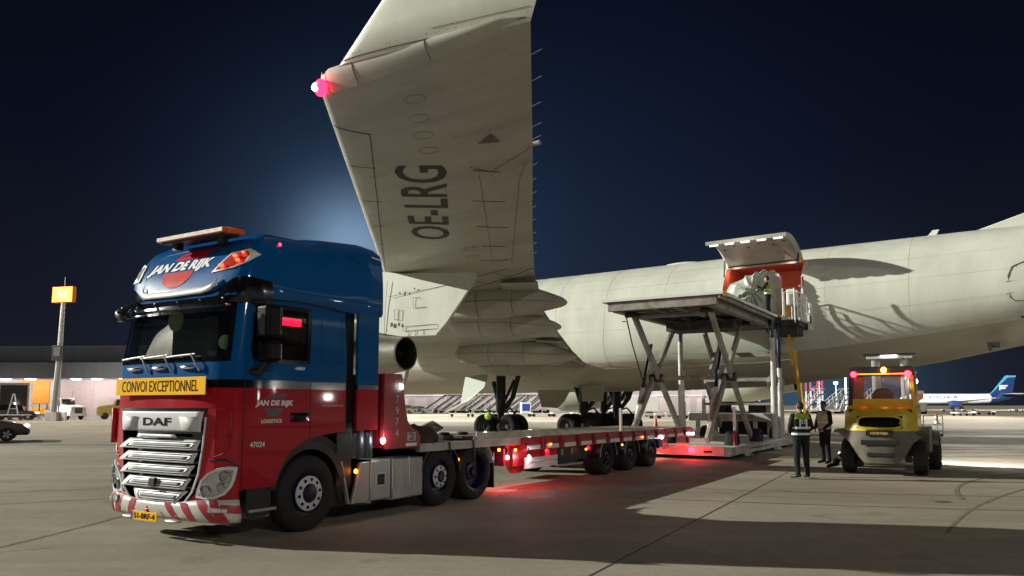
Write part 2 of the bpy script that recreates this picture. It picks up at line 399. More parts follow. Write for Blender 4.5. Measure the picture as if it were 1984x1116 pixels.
# rear side fairings
for sg in (1, -1):
    b = MB(); y = -sg*1.245
    b.box(2.33, 2.78, min(y, y+sg*.05), max(y, y+sg*.05), 1.33, 1.93, 0); b.box(2.33, 2.78, min(y, y+sg*.05), max(y, y+sg*.05), 1.93, 2.0, 1); b.box(2.33, 2.78, min(y, y+sg*.05), max(y, y+sg*.05), 2.0, 3.08, 2)
    b.build('side_fairing', [m_red, m_gblk, m_blue], truck)
    b = MB(); b.box(2.06, 2.36, min(y+sg*.12, y+sg*.3), max(y+sg*.12, y+sg*.3), .95, 3.05); b.each('gap_seal', m_blk, truck)
# roof fairing
rc = sorted(set([0, .2, .4, .6, .8, 1.0, 1.1, 1.2, 1.35]+[s_of_x(x) for x in (.3, .5, .75, 1.0, 1.4, 1.6, 1.7, 1.78, 1.9, 2.3, 2.45, 2.6, 2.75, 2.84)]))
rs = [-x for x in rc[::-1]]+rc[1:]
def roofp(u, v):
    p = cab(u, v); a = abs(u)
    if p.x > 2.3 and v < 3.9:
        k = 1.0 if p.x > 2.43 else 0; p.y -= math.copysign(.045*k, -p.y)*-1*0; p.y *= 1+.012*k
    return p
b = MB(); rz_ = [3.05, 3.1, 3.25, 3.4, 3.55, 3.66, 3.75, 3.82, 3.88, 3.94, 3.98, 4.02, 4.05]
b.grid(roofp, rs, rz_)
top = [roofp(u, 4.05) for u in rs]; n = len(rs)
b.add([(p.x, p.y, p.z) for p in top]+[(p.x, 0, p.z+.01) for p in top], [(i, i+1, n+i+1, n+i) for i in range(n-1)])
b.grid(lambda u, v: cab(math.copysign(s_of_x(2.84), u)*1.0, v) if abs(u) == 1 else (2.84, 0, v), [-1, 1], rz_)
b.grid(lambda u, v: (cab(u, 3.05).x, cab(u, 3.05).y*v, 3.05), [u for u in rs if u >= 0], [-1, 0, 1])
rf = b.build('roof_fairing', m_blue, truck, smooth=50)
# seam on the fairing, spoiler lip
b = MB()
for sg in (1, -1):
    b.tube([cab(sg*s_of_x(x), z, .004) for x, z in [(2.46, 3.07), (2.46, 3.3), (2.44, 3.55), (2.3, 3.72), (2.1, 3.78)]], .007, 5)
    b.tube([cab(sg*s_of_x(x), z, .006) for x, z in [(.5, 3.07), (1.0, 3.09), (1.6, 3.08), (2.1, 3.04)]], .01, 5)
b.build('panel_seam', m_blk, rf)
b = MB(); b.tube([cab(s_of_x(x), 3.80, .01) for x in (2.62, 2.72, 2.83)], .012, 6); b.each('trim_strip', m_white, rf)
# black band between visor and roof, white curved strip
def patch(name, m, s0, s1, z0, z1, off, parent=truck, ns=10, nz=2, thick=0.0, fn=None):
    b = MB(); F = fn or (lambda u, v: cab(lerp(s0, s1, u), lerp(z0, z1, v), off))
    b.grid(F, frange(0, 1, ns), frange(0, 1, nz)); return b.build(name, m, parent, smooth=50, thick=thick)
patch('visor_band', m_gblk, -s_of_x(.33), s_of_x(.62), 3.0, 3.15, .006, ns=24, fn=lambda u, v: cab(lerp(-s_of_x(.33), s_of_x(.62), u), lerp(3.0, interp(abs(lerp(-s_of_x(.33), s_of_x(.62), u)), [0, .75, 1.1, 1.8], [3.14, 3.14, 3.34, 3.30]), v), .006))
b = MB()
zst = lambda y: interp(abs(y), [0, .6, .72, .80], [3.125, 3.135, 3.17, 3.25])
b.grid(lambda u, v: cab(s_of_y(u)+v*0, zst(u)+v*.085, .028+.02*math.sin(math.pi*v)), frange(-.8, .8, 20), [0, .25, .5, .75, 1]); b.build('visor_strip', m_white, truck, thick=.012)
# roof panel outline with emblem
b = MB()
pts = [(-.80, 3.25), (-.86, 3.5), (-.84, 3.68), (-.72, 3.80), (0, 3.84), (.66, 3.80), (.80, 3.68), (.82, 3.5), (.80, 3.25)]
b.tube([cab(s_of_y(y), z, .002) for y, z in pts], .006, 5); b.build('panel_seam', m_blk, rf)
def surf_poly(name, m, pts, parent=truck, off=.004, n=8, surf=cab, m2=None):
    """filled horizontal-scan polygon patch on the cab surface: pts = [(z, s_left, s_right)]"""
    b = MB(); k = len(pts)
    vs = [surf(lerp(l, r, i/n), z, off) for z, l, r in pts for i in range(n+1)]
    b.add(vs, [(j*(n+1)+i, j*(n+1)+i+1, (j+1)*(n+1)+i+1, (j+1)*(n+1)+i) for j in range(k-1) for i in range(n)]); return b.build(name, m, parent, smooth=50)
m_decal = mat('red_decal', (.5, .012, .02), .5, spec=.04, var=.05)
m_gdecal = mat('grey_decal', (.10, .07, .10), .4, coat=.5, var=.1)
surf_poly('emblem', m_decal, [(3.50-.235*math.sin(a), -.13-.33*math.cos(a), -.13+.33*math.cos(a)) for a in frange(0, math.pi/2*.97, 8)])
surf_poly('emblem', m_decal, [(3.68, -.40, .30), (3.735, -.36, .34)])
surf_poly('emblem', m_decal, [(3.745, -.35, .36), (3.785, -.28, .44)])
surf_poly('emblem', m_decal, [(3.792, -.26, .46), (3.83, -.14, .56)])
text('name_lettering', 'JAN DE RIJK', cabfn(-.86, .50, 3.48, 3.66, .009), m_wtext, truck, bold=.045, shear=.04)
# roof corner lamps
for sg, lit in ((1, True), (-1, False)):
    base = [(.62, 3.42), (.76, 3.58), (.86, 3.685), (1.15, 3.715), (1.20, 3.64), (1.17, 3.52), (1.0, 3.45)] if sg > 0 else [(.98, 3.42), (1.0, 3.58), (1.03, 3.685), (1.15, 3.715), (1.20, 3.64), (1.20, 3.50), (1.17, 3.42)]
    def corner(o, k=1.0, off=.012):
        cy = sum(p[0] for p in base)/7; cz = sum(p[1] for p in base)/7
        return [cab(sg*s_of_y(cy+(y-cy)*k) if cy+(y-cy)*k < 1.2 else sg*s_of_x(.35), cz+(z-cz)*k, off) for y, z in base]
    b = MB(); o_ = corner(0, 1.0, .012); i_ = corner(0, .86, .018); b.add(o_+i_, [(i, (i+1) % 7, 7+(i+1) % 7, 7+i) for i in range(7)])
    lf = b.build('roof_lamp', m_white if lit else m_white, truck, thick=.012)
    b = MB(); vs = corner(0, .88, .015); c = sum(vs, Vector())/7+ (vs[0]-vs[0]); cc = cab(sg*s_of_y(.93 if sg > 0 else 1.10), 3.58, .04)
    b.add(vs+[cc], [(i, (i+1) % 7, 7) for i in range(7)]); b.build('lens', m_redlens if lit else m_lens, lf, smooth=60)
    if lit:
        b = MB()
        for y, z, rr in [(.80, 3.50, .035), (.98, 3.62, .03), (1.05, 3.55, .028), (1.08, 3.66, .022)]: b.ell(cab(sg*s_of_y(y), z, .05), (rr, rr, rr*.8))
        b.each('bulb', mat('dim_red_bulb', (1, .12, .05), emis=2.2), lf)
# light bar on the roof
b = MB(); M = Matrix.Translation((.30, -.16, 3.93)) @ Matrix.Rotation(R(-3), 4, 'Y')
b.box(-.17, .17, -.78, .62, -.012, .058, 0, M)
lbar = b.build('light_bar', m_orange, truck, bevel=.02)
b = MB(); b.box(-.176, -.171, -.76, .60, 0, .05, 0, M); b.build('lens', mat('pale_bar_lens', (.85, .70, .62), .3, var=.2, scale=14), lbar)
b = MB(); b.box(-.14, .14, -.70, .55, -.035, -.012, 0, M); b.box(-.05, .05, -.6, -.5, -.12, -.03, 0, M); b.box(-.05, .05, .34, .44, -.12, -.03, 0, M); b.each('bracket', m_blk, lbar)
b = MB(); b.ell(cab(s_of_x(.62), 3.83, .02), (.02, .02, .02)); b.each('marker_lamp', e_red, truck)
# glass
b = MB(); b.grid(lambda u, v: cab(u, v, -.012), frange(-SW, SW, 18), [WZ0, 2.5, 2.75, WZ1]); b.build('windscreen', m_glass, truck)
b = MB()
for sg in (1, -1):
    pass
b = MB(); b.grid(lambda u, v: cab(u, v, .006), frange(-SW-.03, SW+.03, 24), [WZ0-.05, WZ0+.01]); b.grid(lambda u, v: cab(u, v, .006), frange(-SW-.03, SW+.03, 24), [WZ1-.07, WZ1+.02])
for sg in (1, -1): b.grid(lambda u, v: cab(sg*u, v, .006), [SW-.02, SW+.045], [WZ0-.05, 2.6, WZ1+.02])
b.build('windscreen_seal', m_gblk, truck)
for sg in (1, -1):
    b = MB(); b.grid(lambda u, v: cab(sg*u, v, -.014), frange(SG0, SG1, 4), [WZ0, 2.6, WZ1]); b.build('side_window', m_glass, truck)
    b = MB(); F = lambda x, z: cab(sg*s_of_x(x), z, .008)
    ring = [(.34, 2.42), (.38, 2.30), (.55, 2.245), (1.33, 2.245), (1.37, 2.28), (1.37, 2.98), (1.33, 3.02), (.42, 3.02), (.36, 2.97)]
    inn = [(.40, 2.45), (.43, 2.36), (.60, 2.30), (1.30, 2.30), (1.32, 2.32), (1.32, 2.94), (1.30, 2.965), (.46, 2.965), (.42, 2.93)]
    k = len(ring); b.add([F(*p) for p in ring]+[F(*p) for p in inn], [(i, (i+1) % k, k+(i+1) % k, k+i) for i in range(k)]); b.build('window_seal', m_gblk, truck)
# interior
b = MB(); b.box(.30, .75, -1.12, 1.12, 1.9, 2.25); b.box(1.95, 2.04, -1.15, 1.15, 1.4, 3.0); b.build('dashboard', mat('dark_grey_trim', (.03, .03, .032), .7), truck, bevel=.03)
for y in (-.62, .62):
    b = MB(); b.box(1.15, 1.65, y-.26, y+.26, 1.75, 1.9); b.box(1.55, 1.7, y-.26, y+.26, 1.85, 2.55); b.box(1.57, 1.68, y-.13, y+.13, 2.55, 2.78); b.build('seat', MATS['dark_grey_trim'], truck, bevel=.05)
b = MB(); b.lathe([(.21+.018*math.cos(a), .018*math.sin(a)) for a in frange(0, 2*math.pi, 8)[:-1]], (.80, -.62, 2.33), (-.6, 0, .8), 20, closed=True); b.build('steering_wheel', m_blk, truck)
m_disc = mat('green_disc', (.60, .85, .38), .5); m_curt = mat('grey_curtain', (.16, .19, .19), .8, var=.2)
b = MB(); b.disc((.34, .25, 2.86), (-1, 0, 0), .16); b.build('green_disc', m_disc, truck)
b = MB(); b.disc((.26, -.90, 2.50), (-1, -.45, 0), .095); b.build('green_disc', m_disc, truck)
b = MB(); b.box(.62, .64, -.25, .72, 2.2, 2.9); b.build('curtain', m_curt, truck)
b = MB(); b.box(.40, .50, -.22, -.10, 2.25, 2.36); b.box(.42, .47, .0, .14, 2.25, 2.33); b.box(.42, .47, .2, .26, 2.25, 2.36); b.tube([(.4, -.95, 2.25), (.42, -1.02, 2.4)], .02); b.build('dash_items', mat('pale_grey_items', (.3, .33, .3), .6, var=.5, scale=12), truck)
b = MB(); b.box(.95, 1.45, -.98, -.93, 2.795, 2.875); b.box(.95, 1.45, -.98, -.93, 2.885, 2.90); b.build('cab_light_strip', mat('lit_pink_strip', (1.0, .01, .06), emis=2.6), truck)
# wipers, lamps below the screen
for s0, s1 in ((-1.0, -.42), (-.50, .08), (.02, .62)):
    b = MB(); b.tube([cab(s0, 2.315, .03), cab((s0+s1)/2, 2.33, .035), cab(s1, 2.345, .03)], .014, 6); b.tube([cab(s1-.06, 2.345, .045), cab(s1+.03, 2.24, .045), cab(s1+.10, 2.13, .02)], [.010, .010, .016], 6)
    b.build('wiper', m_steel, truck)
for s0 in (-.78, -.22, .36):
    b = MB(); b.ell(cab(s0+.12, 2.18, .02), (.04, .16, .032)); b.build('washer_cover', m_chrome, truck)
# sun visor
b = MB(); b.grid(lambda u, v: cab(u, 3.0-.13*v, .05+.13*v), frange(-1.25, 1.1, 20), [0, .5, 1]); b.build('sun_visor', m_glass, truck, thick=.012)
b = MB()
for s0 in (-.9, -.45, .1, .55, .95): b.ell(cab(s0, 3.06, .02), (.016, .016, .016))
b.each('marker_lamp', m_chrome, truck)
# mirrors
def mirror(sg):
    b = MB(); y = -sg*1.47
    b.box(.33, .58, y-.11, y+.11, 2.54, 2.96); b.box(.35, .58, y-.11, y+.11, 2.24, 2.50)
    mm = b.build('mirror', mat('mirror_housing', (.004, .004, .005), .35, var=.2, spec=.15), truck, bevel=.05, seg=3)
    b = MB(); b.box(.581, .588, y-.09, y+.09, 2.58, 2.93); b.box(.581, .588, y-.09, y+.09, 2.27, 2.47); b.build('mirror_glass', m_chrome, mm)
    b = MB(); b.tube([(.40, -sg*1.22, 2.13), (.42, -sg*1.38, 2.12), (.45, -sg*1.46, 2.24)], .05, 8); b.tube([(.40, -sg*1.2, 3.02), (.44, -sg*1.42, 3.0), (.46, -sg*1.46, 2.96)], .03, 8); b.each('arm', m_blk, mm)
mirror(1)
b = MB(); b.ell((.02, .97, 2.93), (.09, .15, .075), 12, 8, 0, Matrix.Rotation(R(25), 3, 'X')); km = b.build('kerb_mirror', m_blk, truck); b = MB(); b.tube([(-.05, .98, 2.95), (.02, .9, 3.04), (.15, .85, 3.1)], .03); b.build('arm', m_blk, km)
b = MB(); b.ell((.16, 1.15, 3.05), (.06, .05, .05)); b.each('marker_lamp', m_chrome, truck)
# CONVOI EXCEPTIONNEL board
b = MB(); b.box(-.045, -.035, -.94, .94, 1.83, 2.055); sg_ = b.build('convoy_sign', m_yel, truck, bevel=.003)
text('sign_lettering', 'CONVOI EXCEPTIONNEL', lambda u, v: Vector((-.048, .80-1.60*u, 1.872+.145*v)), m_text, sg_, bold=.0)
b = MB()
for y in (-.8, 0, .8): b.box(-.035, .06, y-.02, y+.02, 1.85, 2.03)
b.each('bracket', m_blk, sg_)
# grille
b = MB()
b.grid(lambda u, v: cab(u, v, -.10), frange(-1.0, 1.0, 10), [.5, 1.0, 1.62])
for sg in (1, -1): b.grid(lambda u, v: cab(sg*1.0, v, u), [-.10, 0], [.5, 1.0, 1.62])
b.grid(lambda u, v: cab(u, 1.62, v), frange(-1.0, 1.0, 10), [-.10, 0]); b.grid(lambda u, v: cab(u, .5, v), frange(-1.0, 1.0, 10), [-.10, 0])
gr = b.build('grille', m_gblk, truck)
def hw(z): return interp(z, [.45, .50, .56, .66, .9, 1.25, 1.66], [.45, .62, .70, .76, .81, .855, .90])
# red corner infill between grille opening and bumper
for sg in (1, -1):
    b = MB(); b.grid(lambda u, v: cab(sg*lerp(hw(v), 1.02, u), v, lerp(.004, .004, u)), [0, .5, 1], frange(.48, 1.66, 10)); b.grid(lambda u, v: cab(sg*hw(v), v, u), [-.1, .002], frange(.48, 1.66, 10), m=1); b.build('grille_surround', [m_red, m_gblk], truck)
b = MB(); b.grid(lambda u, v: cab(u, v, .004), frange(-1.0, 1.0, 12), [1.60, 1.665]); b.build('hood_lip', m_gblk, truck)
# badge panel
b = MB(); b.grid(lambda u, v: cab(u*lerp(.80, .845, (v-1.37)/.25), v, .02+.012*math.sin(math.pi*(v-1.37)/.25)), frange(-1, 1, 14), [1.37, 1.40, 1.5, 1.6, 1.62]); bp_ = b.build('badge_panel', m_silver, gr, thick=.02)
b = MB()
for sg in (1, -1): b.grid(lambda u, v: cab(sg*lerp(lerp(.50, .44, v), .78, u), lerp(1.385, 1.555, v), .05), [0, .5, 1], [0, .5, 1])
b.each('badge_relief', mat('silver_relief', (.52, .53, .56), .5, spec=.2), bp_, thick=.014)
text('badge_lettering', 'DAF', cabfn(-.31, .28, 1.44, 1.54, .045), mat('matt_black_letters', (.006, .006, .007), .8, spec=.1), bp_, bold=.03)
b = MB(); b.grid(lambda u, v: cab(lerp(-.44+.03*v, .38-.03*v, u), lerp(1.285, 1.33, v), .03), frange(0, 1, 8), [0, .5, 1]); b.build('grille_bar', m_silver, gr, thick=.02)
m_mesh = mat('grille_mesh', (.20, .20, .21), .6, m=.0, scale=90, var=.9)
for z0, z1, l0, l1, r0, r1 in ((1.14, 1.262, -.86, -.68, .76, .77), (.98, 1.105, -.85, -.68, .70, .73), (.82, .95, -.81, -.67, .63, .69), (.65, .785, -.76, -.63, .57, .63), (.475, .63, -.36, -.54, .42, .58)):
    b = MB()
    F = lambda u, v: cab(lerp(lerp(l0, l1, v), lerp(r0, r1, v), u), lerp(z0, z1, v), -.015+.05*(1-v)**1.5)
    G = lambda u, v, o=0.0: F(u, v)+Vector((-.018*math.sin(math.pi*v)-o, 0, 0))
    b.grid(lambda u, v: G(u, v), frange(0, 1, 16), frange(0, 1, 6))
    sl = b.build('slat', m_silver, gr, thick=.022)
    b = MB(); ring_ = [(.09, .22), (.5, .20), (.93, .22), (.965, .5), (.955, .78), (.5, .80), (.12, .78), (.085, .5), (.09, .22)]
    pts_ = []
    for q in range(len(ring_)-1): pts_ += [G(lerp(ring_[q][0], ring_[q+1][0], k/6), lerp(ring_[q][1], ring_[q+1][1], k/6), .013) for k in range(6)]
    b.tube(pts_+[pts_[0]], .0065, 5); b.build('slat_groove', m_gblk, sl)
    b = MB(); b.grid(lambda u, v: G(u, v, .0125), frange(.13, .92, 12), [.34, .5, .64]); b.build('mesh_insert', m_mesh, sl, thick=.004)
b = MB(); b.box(-.07, -.02, -.03, .10, .665, .775); b.build('radar_sensor', m_blk, gr, bevel=.01)
# chin line silver U
b = MB(); b.tube([cab(s, z, .01) for s, z in [(-.80, .80), (-.74, .62), (-.60, .50), (-.35, .45), (0, .435), (.35, .445), (.56, .50), (.68, .62), (.78, .85), (.84, 1.2), (.87, 1.55)]], .014, 6); b.build('grille_trim', m_silver, gr)
# corner deflector panels
for sg in (1, -1):
    b = MB(); b.tube([cab(sg*s, z, .006) for s, z in [(1.00, 1.06), (1.12, 1.10), (1.20, 1.2), (1.22, 1.6), (1.18, 1.66), (1.04, 1.64)]], .011, 6); b.build('corner_panel', m_red, truck)
    b = MB(); b.tube([cab(sg*s, z, .004) for s, z in [(.95, 1.02), (1.15, 1.03), (1.26, 1.0), (1.32, .9)]], .014, 6); b.build('panel_seam', m_blk, truck)
b = MB(); b.grid(lambda u, v: (lerp(.16, .44, u), 1.33+.03*math.sin(u*3), v), [0, .5, 1], [1.18, 1.4, 1.66]); b.build('wind_deflector', m_red, truck, thick=.03)
# headlights
for sg in (1, -1):
    out = [(.74, .56), (.76, .66), (.82, .78), (.93, .87), (1.08, .925), (1.30, .955), (1.50, .945), (1.46, .80), (1.40, .70), (1.28, .61), (1.08, .555), (.9, .545)]
    out = [(s if s < 1 else 1+(s-1)*.66, z) for s, z in out]
    cx, cz = 1.03, .74; k = len(out)
    def ringp(f, off): return [cab(sg*(cx+(s-cx)*f*.93), cz+(z-cz)*f, off) for s, z in out]
    b = MB(); b.add(ringp(1, .006)+ringp(.97, .03)+ringp(.82, .026), [(j*k+i, j*k+(i+1) % k, (j+1)*k+(i+1) % k, (j+1)*k+i) for j in range(2) for i in range(k)]); hl = b.build('headlight', m_silver, truck, smooth=60)
    b = MB(); b.add(ringp(.84, .024)+ringp(.5, .020)+[cab(sg*cx, cz, .018)], [(i, (i+1) % k, k+(i+1) % k, k+i) for i in range(k)]+[(k+i, k+(i+1) % k, 2*k) for i in range(k)]); b.build('reflector', mat('headlamp_reflector', (.46, .47, .48), .16, m=.6, scale=5, var=.5), hl, smooth=30)
    b = MB()
    for s, z, r_ in ((1.16, .83, .065), (1.13, .70, .06), (.92, .65, .075)): b.lathe([(.001, -.02), (r_*.8, -.015), (r_, .02), (r_*.92, .022)], cab(sg*s, z, .025), cab(sg*s, z, 1)-cab(sg*s, z, 0), 16)
    b.each('projector', m_chrome, hl)
    b = MB(); b.box(-.01, .01, -.06, .06, -.03, .03, 0, Matrix.Translation(cab(sg*1.08, .62, .03))); b.build('lamp_divider', m_blk, hl) if False else None
# bumper with hazard stripes
bs = sorted([0]+[x*k for k in (1, -1) for x in (.25, .5, .75, .95, 1.1, 1.2, 1.3, s_of_x(.27))])
bz = [.27, .32, .38, .44, .50]
def bump(u, v):
    v = lerp(.27, interp(abs(u), [0, .6, .85, 1.4], [.485, .50, .545, .55]), (v-.27)/.23)
    return cab(u, v, .015+.035*math.sin(math.pi*min(1, max(0, (v-.25)/.28))))
b = MB(); b.grid(bump, bs, bz); 
for i in range(len(bs)-1): pass
bm_ = b.build('bumper', m_refl if False else mat('bumper_white', (.62, .62, .58), .4, var=.1, dirt=.5, dirtc=(.3, .28, .22)), truck, thick=.02)
def stripe(s0t, s0b, w, z0=.272, z1=.498, curve=.0):
    b = MB(); n = 6
    def F(u, v): c = lerp(s0b, s0t, v)+curve*math.sin(math.pi*v); p = bump(c+w*u, lerp(z0, z1, v)); q = bump(c+w*u+.001, lerp(z0, z1, v)); nrm = cab(c+w*u, z0, 1)-cab(c+w*u, z0, 0); return p+nrm*.014
    b.grid(F, [0, .5, 1], frange(0, 1, n)); return b
B = MB()
m_hred = mat('hazard_red', (.38, .02, .04), .4, var=.1)
for t0, b0, w in ((-1.28, -1.34, .10), (-1.08, -1.16, .13), (-.84, -.95, .13), (-.50, -.62, .13), (.20, .36, .12), (.50, .66, .12), (.78, .98, .13), (.98, 1.10, .11)):
    q = stripe(t0, b0, w); B.add(q.v, q.f)
b0 = len(B.v)
q = MB(); q.grid(lambda u, v: bump(lerp(1.12, s_of_x(.27), u), lerp(.36, .44, v)+.02*(1-u))+Vector((-.004, -.014, 0)), frange(0, 1, 6), [0, .5, 1]); B.add(q.v, q.f)
B.each('hazard_stripe', m_hred, bm_, smooth=60)
for sg in (1, -1):
    b = MB(); b.box(-.02, .02, -.12, .12, -.028, .028, 0, Matrix.Translation(bump(sg*1.10, .40)) @ Matrix.Rotation(R(sg*28), 4, 'Z')); b.build('fog_lamp', m_lens, bm_, bevel=.012)
b = MB(); b.disc(bump(-.87, .435)+Vector((-.026, 0, 0)), (-1, 0, 0), .06, 20); lp = b.build('country_badge', m_white, bm_)
b = MB(); b.lathe([(.048, 0), (.06, 0), (.06, .006), (.048, .006)], bump(-.87, .435)+Vector((-.033, 0, 0)), (-1, 0, 0), 20, closed=True); b.build('badge_ring', mat('green_ring', (.02, .12, .06), .5), lp)
text('badge_letter', 'L', lambda u, v: bump(-.87, .435)+Vector((-.042, .02-.045*u, -.035+.07*v)), MATS['green_ring'], lp, bold=.03)
b = MB(); b.box(-.105, -.09, -.17, .38, .235, .35, 0); plate = b.build('licence_plate', m_yel, truck, bevel=.006)
b = MB(); b.box(-.107, -.1055, .335, .375, .24, .345); b.build('country_strip', mat('blue_strip', (.02, .05, .35), .4), plate)
text('plate_lettering', '51-BRF-4', lambda u, v: Vector((-.108, .31-.44*u, .258+.07*v)), m_text, plate, bold=.03)
b = MB(); b.add([(-.098, .0+.11, .345), (-.098, .11-.12, .345), (-.098, .05, .43)], [(0, 1, 2)]); b.build('warning_triangle', m_redlens, plate, thick=.01)
b = MB()
for y in (-.42, .48): b.ell((-.045, y, .262), (.05, .16, .025))
b.each('bumper_trim', m_steel, bm_)
# door, seams, handle, texts
def seam(pts, parent=truck, r=.006, m=m_blk, nm='door_seam'):
    b = MB(); b.tube([cab(s_of_x(x), z, .002) for x, z in pts], r, 5); return b.build(nm, m, parent)
seam([(.30, .66), (.30, 1.5), (.30, 2.1), (.33, 3.0)]); seam([(1.40, 1.26), (1.395, 2.0), (1.38, 3.02), (.4, 3.04)]); seam([(1.58, 2.28), (1.60, 2.98)], r=.004); seam([(2.0, 2.28), (2.0, 2.98)], r=.004); seam([(1.58, 2.28), (2.0, 2.28)], r=.004)
seam([(.4, 1.42), (1.4, 1.40), (2.05, 1.44)], r=.004, m=m_red)
b = MB(); b.grid(lambda u, v: cab(s_of_x(u), v, .005), frange(1.05, 1.37, 4), [1.475, 1.6]); hd = b.build('door_handle', m_gblk, truck, thick=.01)
b = MB(); b.tube([cab(s_of_x(x), 1.55, o) for x, o in ((1.10, .01), (1.14, .04), (1.28, .04), (1.33, .01))], .016, 6); b.build('grip', m_blk, hd)
text('name_lettering', 'JAN DE RIJK', cabfn(s_of_x(.46), s_of_x(1.08), 1.672, 1.765, .006), m_wtext, truck, bold=.05, shear=.03)
text('logistics_lettering', 'LOGISTICS', cabfn(s_of_x(.56), s_of_x(.90), 1.47, 1.52, .006), m_wtext, truck, bold=.04)
text('fleet_number', '47024', cabfn(s_of_x(.40), s_of_x(.63), 1.17, 1.24, .006), m_wtext, truck, bold=.02)
text('web_lettering', 'www.janderijk.com', cabfn(s_of_x(1.60), s_of_x(2.02), 1.675, 1.71, .006), m_wtext, truck, bold=.01)
text('power_lettering', '480', cabfn(s_of_x(1.08), s_of_x(1.26), 2.17, 2.215, .006), m_wtext, truck, bold=.04, shear=.1)
surf_poly('emblem', m_gdecal, [(1.665-.11*math.sin(a), s_of_x(.76)-.15*math.cos(a), s_of_x(.76)+.15*math.cos(a)) for a in frange(0, math.pi/2*.97, 7)])
for z, l, r in ((1.78, .60, .92), (1.81, .64, .95), (1.84, .68, .98)): surf_poly('emblem', m_gdecal, [(z, s_of_x(l), s_of_x(r)), (z+.018, s_of_x(l+.02), s_of_x(r+.02))])
# wheel arch, steps
def arch(sg, x, r0, r1, a0, a1, y0, y1, name='mudguard', m=m_blk):
    b = MB(); ang = frange(R(a0), R(a1), 14)
    b.grid(lambda a, v: (x+[r0, r1, r1, r0][v]*math.cos(a), -sg*[y1, y1, y0, y0][v], .52+[r0, r1, r1, r0][v]*math.sin(a)), ang, [0, 1, 2, 3])
    b.grid(lambda a, v: (x+r0*math.cos(a), -sg*[y1, y0][v], .52+r0*math.sin(a)), ang, [0, 1])
    return b.build(name, m, truck, smooth=40)
for sg in (1, -1):
    arch(sg, 1.43, .585, .70, 12, 172, .85, 1.235)
    b = MB(); b.grid(lambda a, v: (1.43+lerp(.70, .80, v)*math.cos(a), -sg*1.21, .52+lerp(.70, .80, v)*math.sin(a)), frange(R(5), R(172), 14), [0, 1]); b.build('arch_trim', m_gblk, truck)
    b = MB(); y0, y1 = sorted((-sg*.9, -sg*1.22)); b.box(.40, .78, y0, y1, .30, .68); b.box(1.95, 2.25, y0, y1, .55, 1.30); b.each('step_well', m_blk, truck)
    b = MB(); y0, y1 = sorted((-sg*.98, -sg*1.255)); b.box(.42, .86, y0, y1, .36, .40); b.build('step', m_steel, truck, bevel=.01)
# sill between bumper and arch, side skirts
b = MB(); b.prism([(2.26, .27), (2.63, .27), (2.63, .86), (2.43, .86)], 'y', -1.24, -1.18); b.build('battery_box', m_alu, truck, bevel=.012)
b = MB(); b.box(2.66, 3.12, -1.24, -.75, .27, .87); tk = b.build('fuel_tank', m_alu, truck, bevel=.03)
b = MB(); b.box(2.80, 2.96, -1.252, -1.235, .50, .66); b.box(2.78, 2.98, -1.245, -1.238, .48, .68, 1); b.build('tank_step', [m_gblk, m_silver], tk)
b = MB(); b.box(3.15, 3.92, -1.24, -.75, .24, .87); tk = b.build('fuel_tank', m_alu, truck, bevel=.03)
b = MB()
for x in (3.14, 3.55, 2.645): b.box(x-.012, x+.012, -1.252, -.74, .24, .885)
b.each('tank_strap', m_chrome, tk)
b = MB(); b.box(2.3, 3.92, .75, 1.24, .27, .87); b.build('fuel_tank', m_alu, truck, bevel=.03)
b = MB(); b.bar((2.05, -1.2, .9), (2.22, -1.2, .28), .05, .03); b.build('skirt_edge', m_steel, truck)
# chassis, with low boxes added to block light passing underneath
b = MB()
for y in (-.42, .42): b.box(.9, 6.3, y-.05, y+.05, .62, .92)
b.box(5.0, 5.8, -.45, .45, .92, 1.0); b.box(.6, 2.1, -.9, .9, .7, 1.28); b.box(.25, 2.2, -.8, .8, .26, .72); b.box(1.95, 2.62, -1.1, 1.1, .26, .62); b.box(2.6, 6.0, -.7, .7, .24, .62); b.build('chassis', m_blk, truck)
b = MB(); b.lathe([(.001, 0), (.17, 0), (.18, .04), (.18, .40), (.17, .44), (.001, .44)], (2.52, -.98, .92), (0, 0, 1), 20); b.build('air_filter', mat('dark_steel_can', (.07, .08, .1), .35, m=.6, coat=.3), truck)
b = MB(); b.lathe([(.001, 0), (.10, 0), (.11, .03), (.11, .36), (.1, .4), (.001, .4)], (2.74, -1.05, .90), (0, 0, 1), 16); b.build('air_tank', MATS['dark_steel_can'], truck)
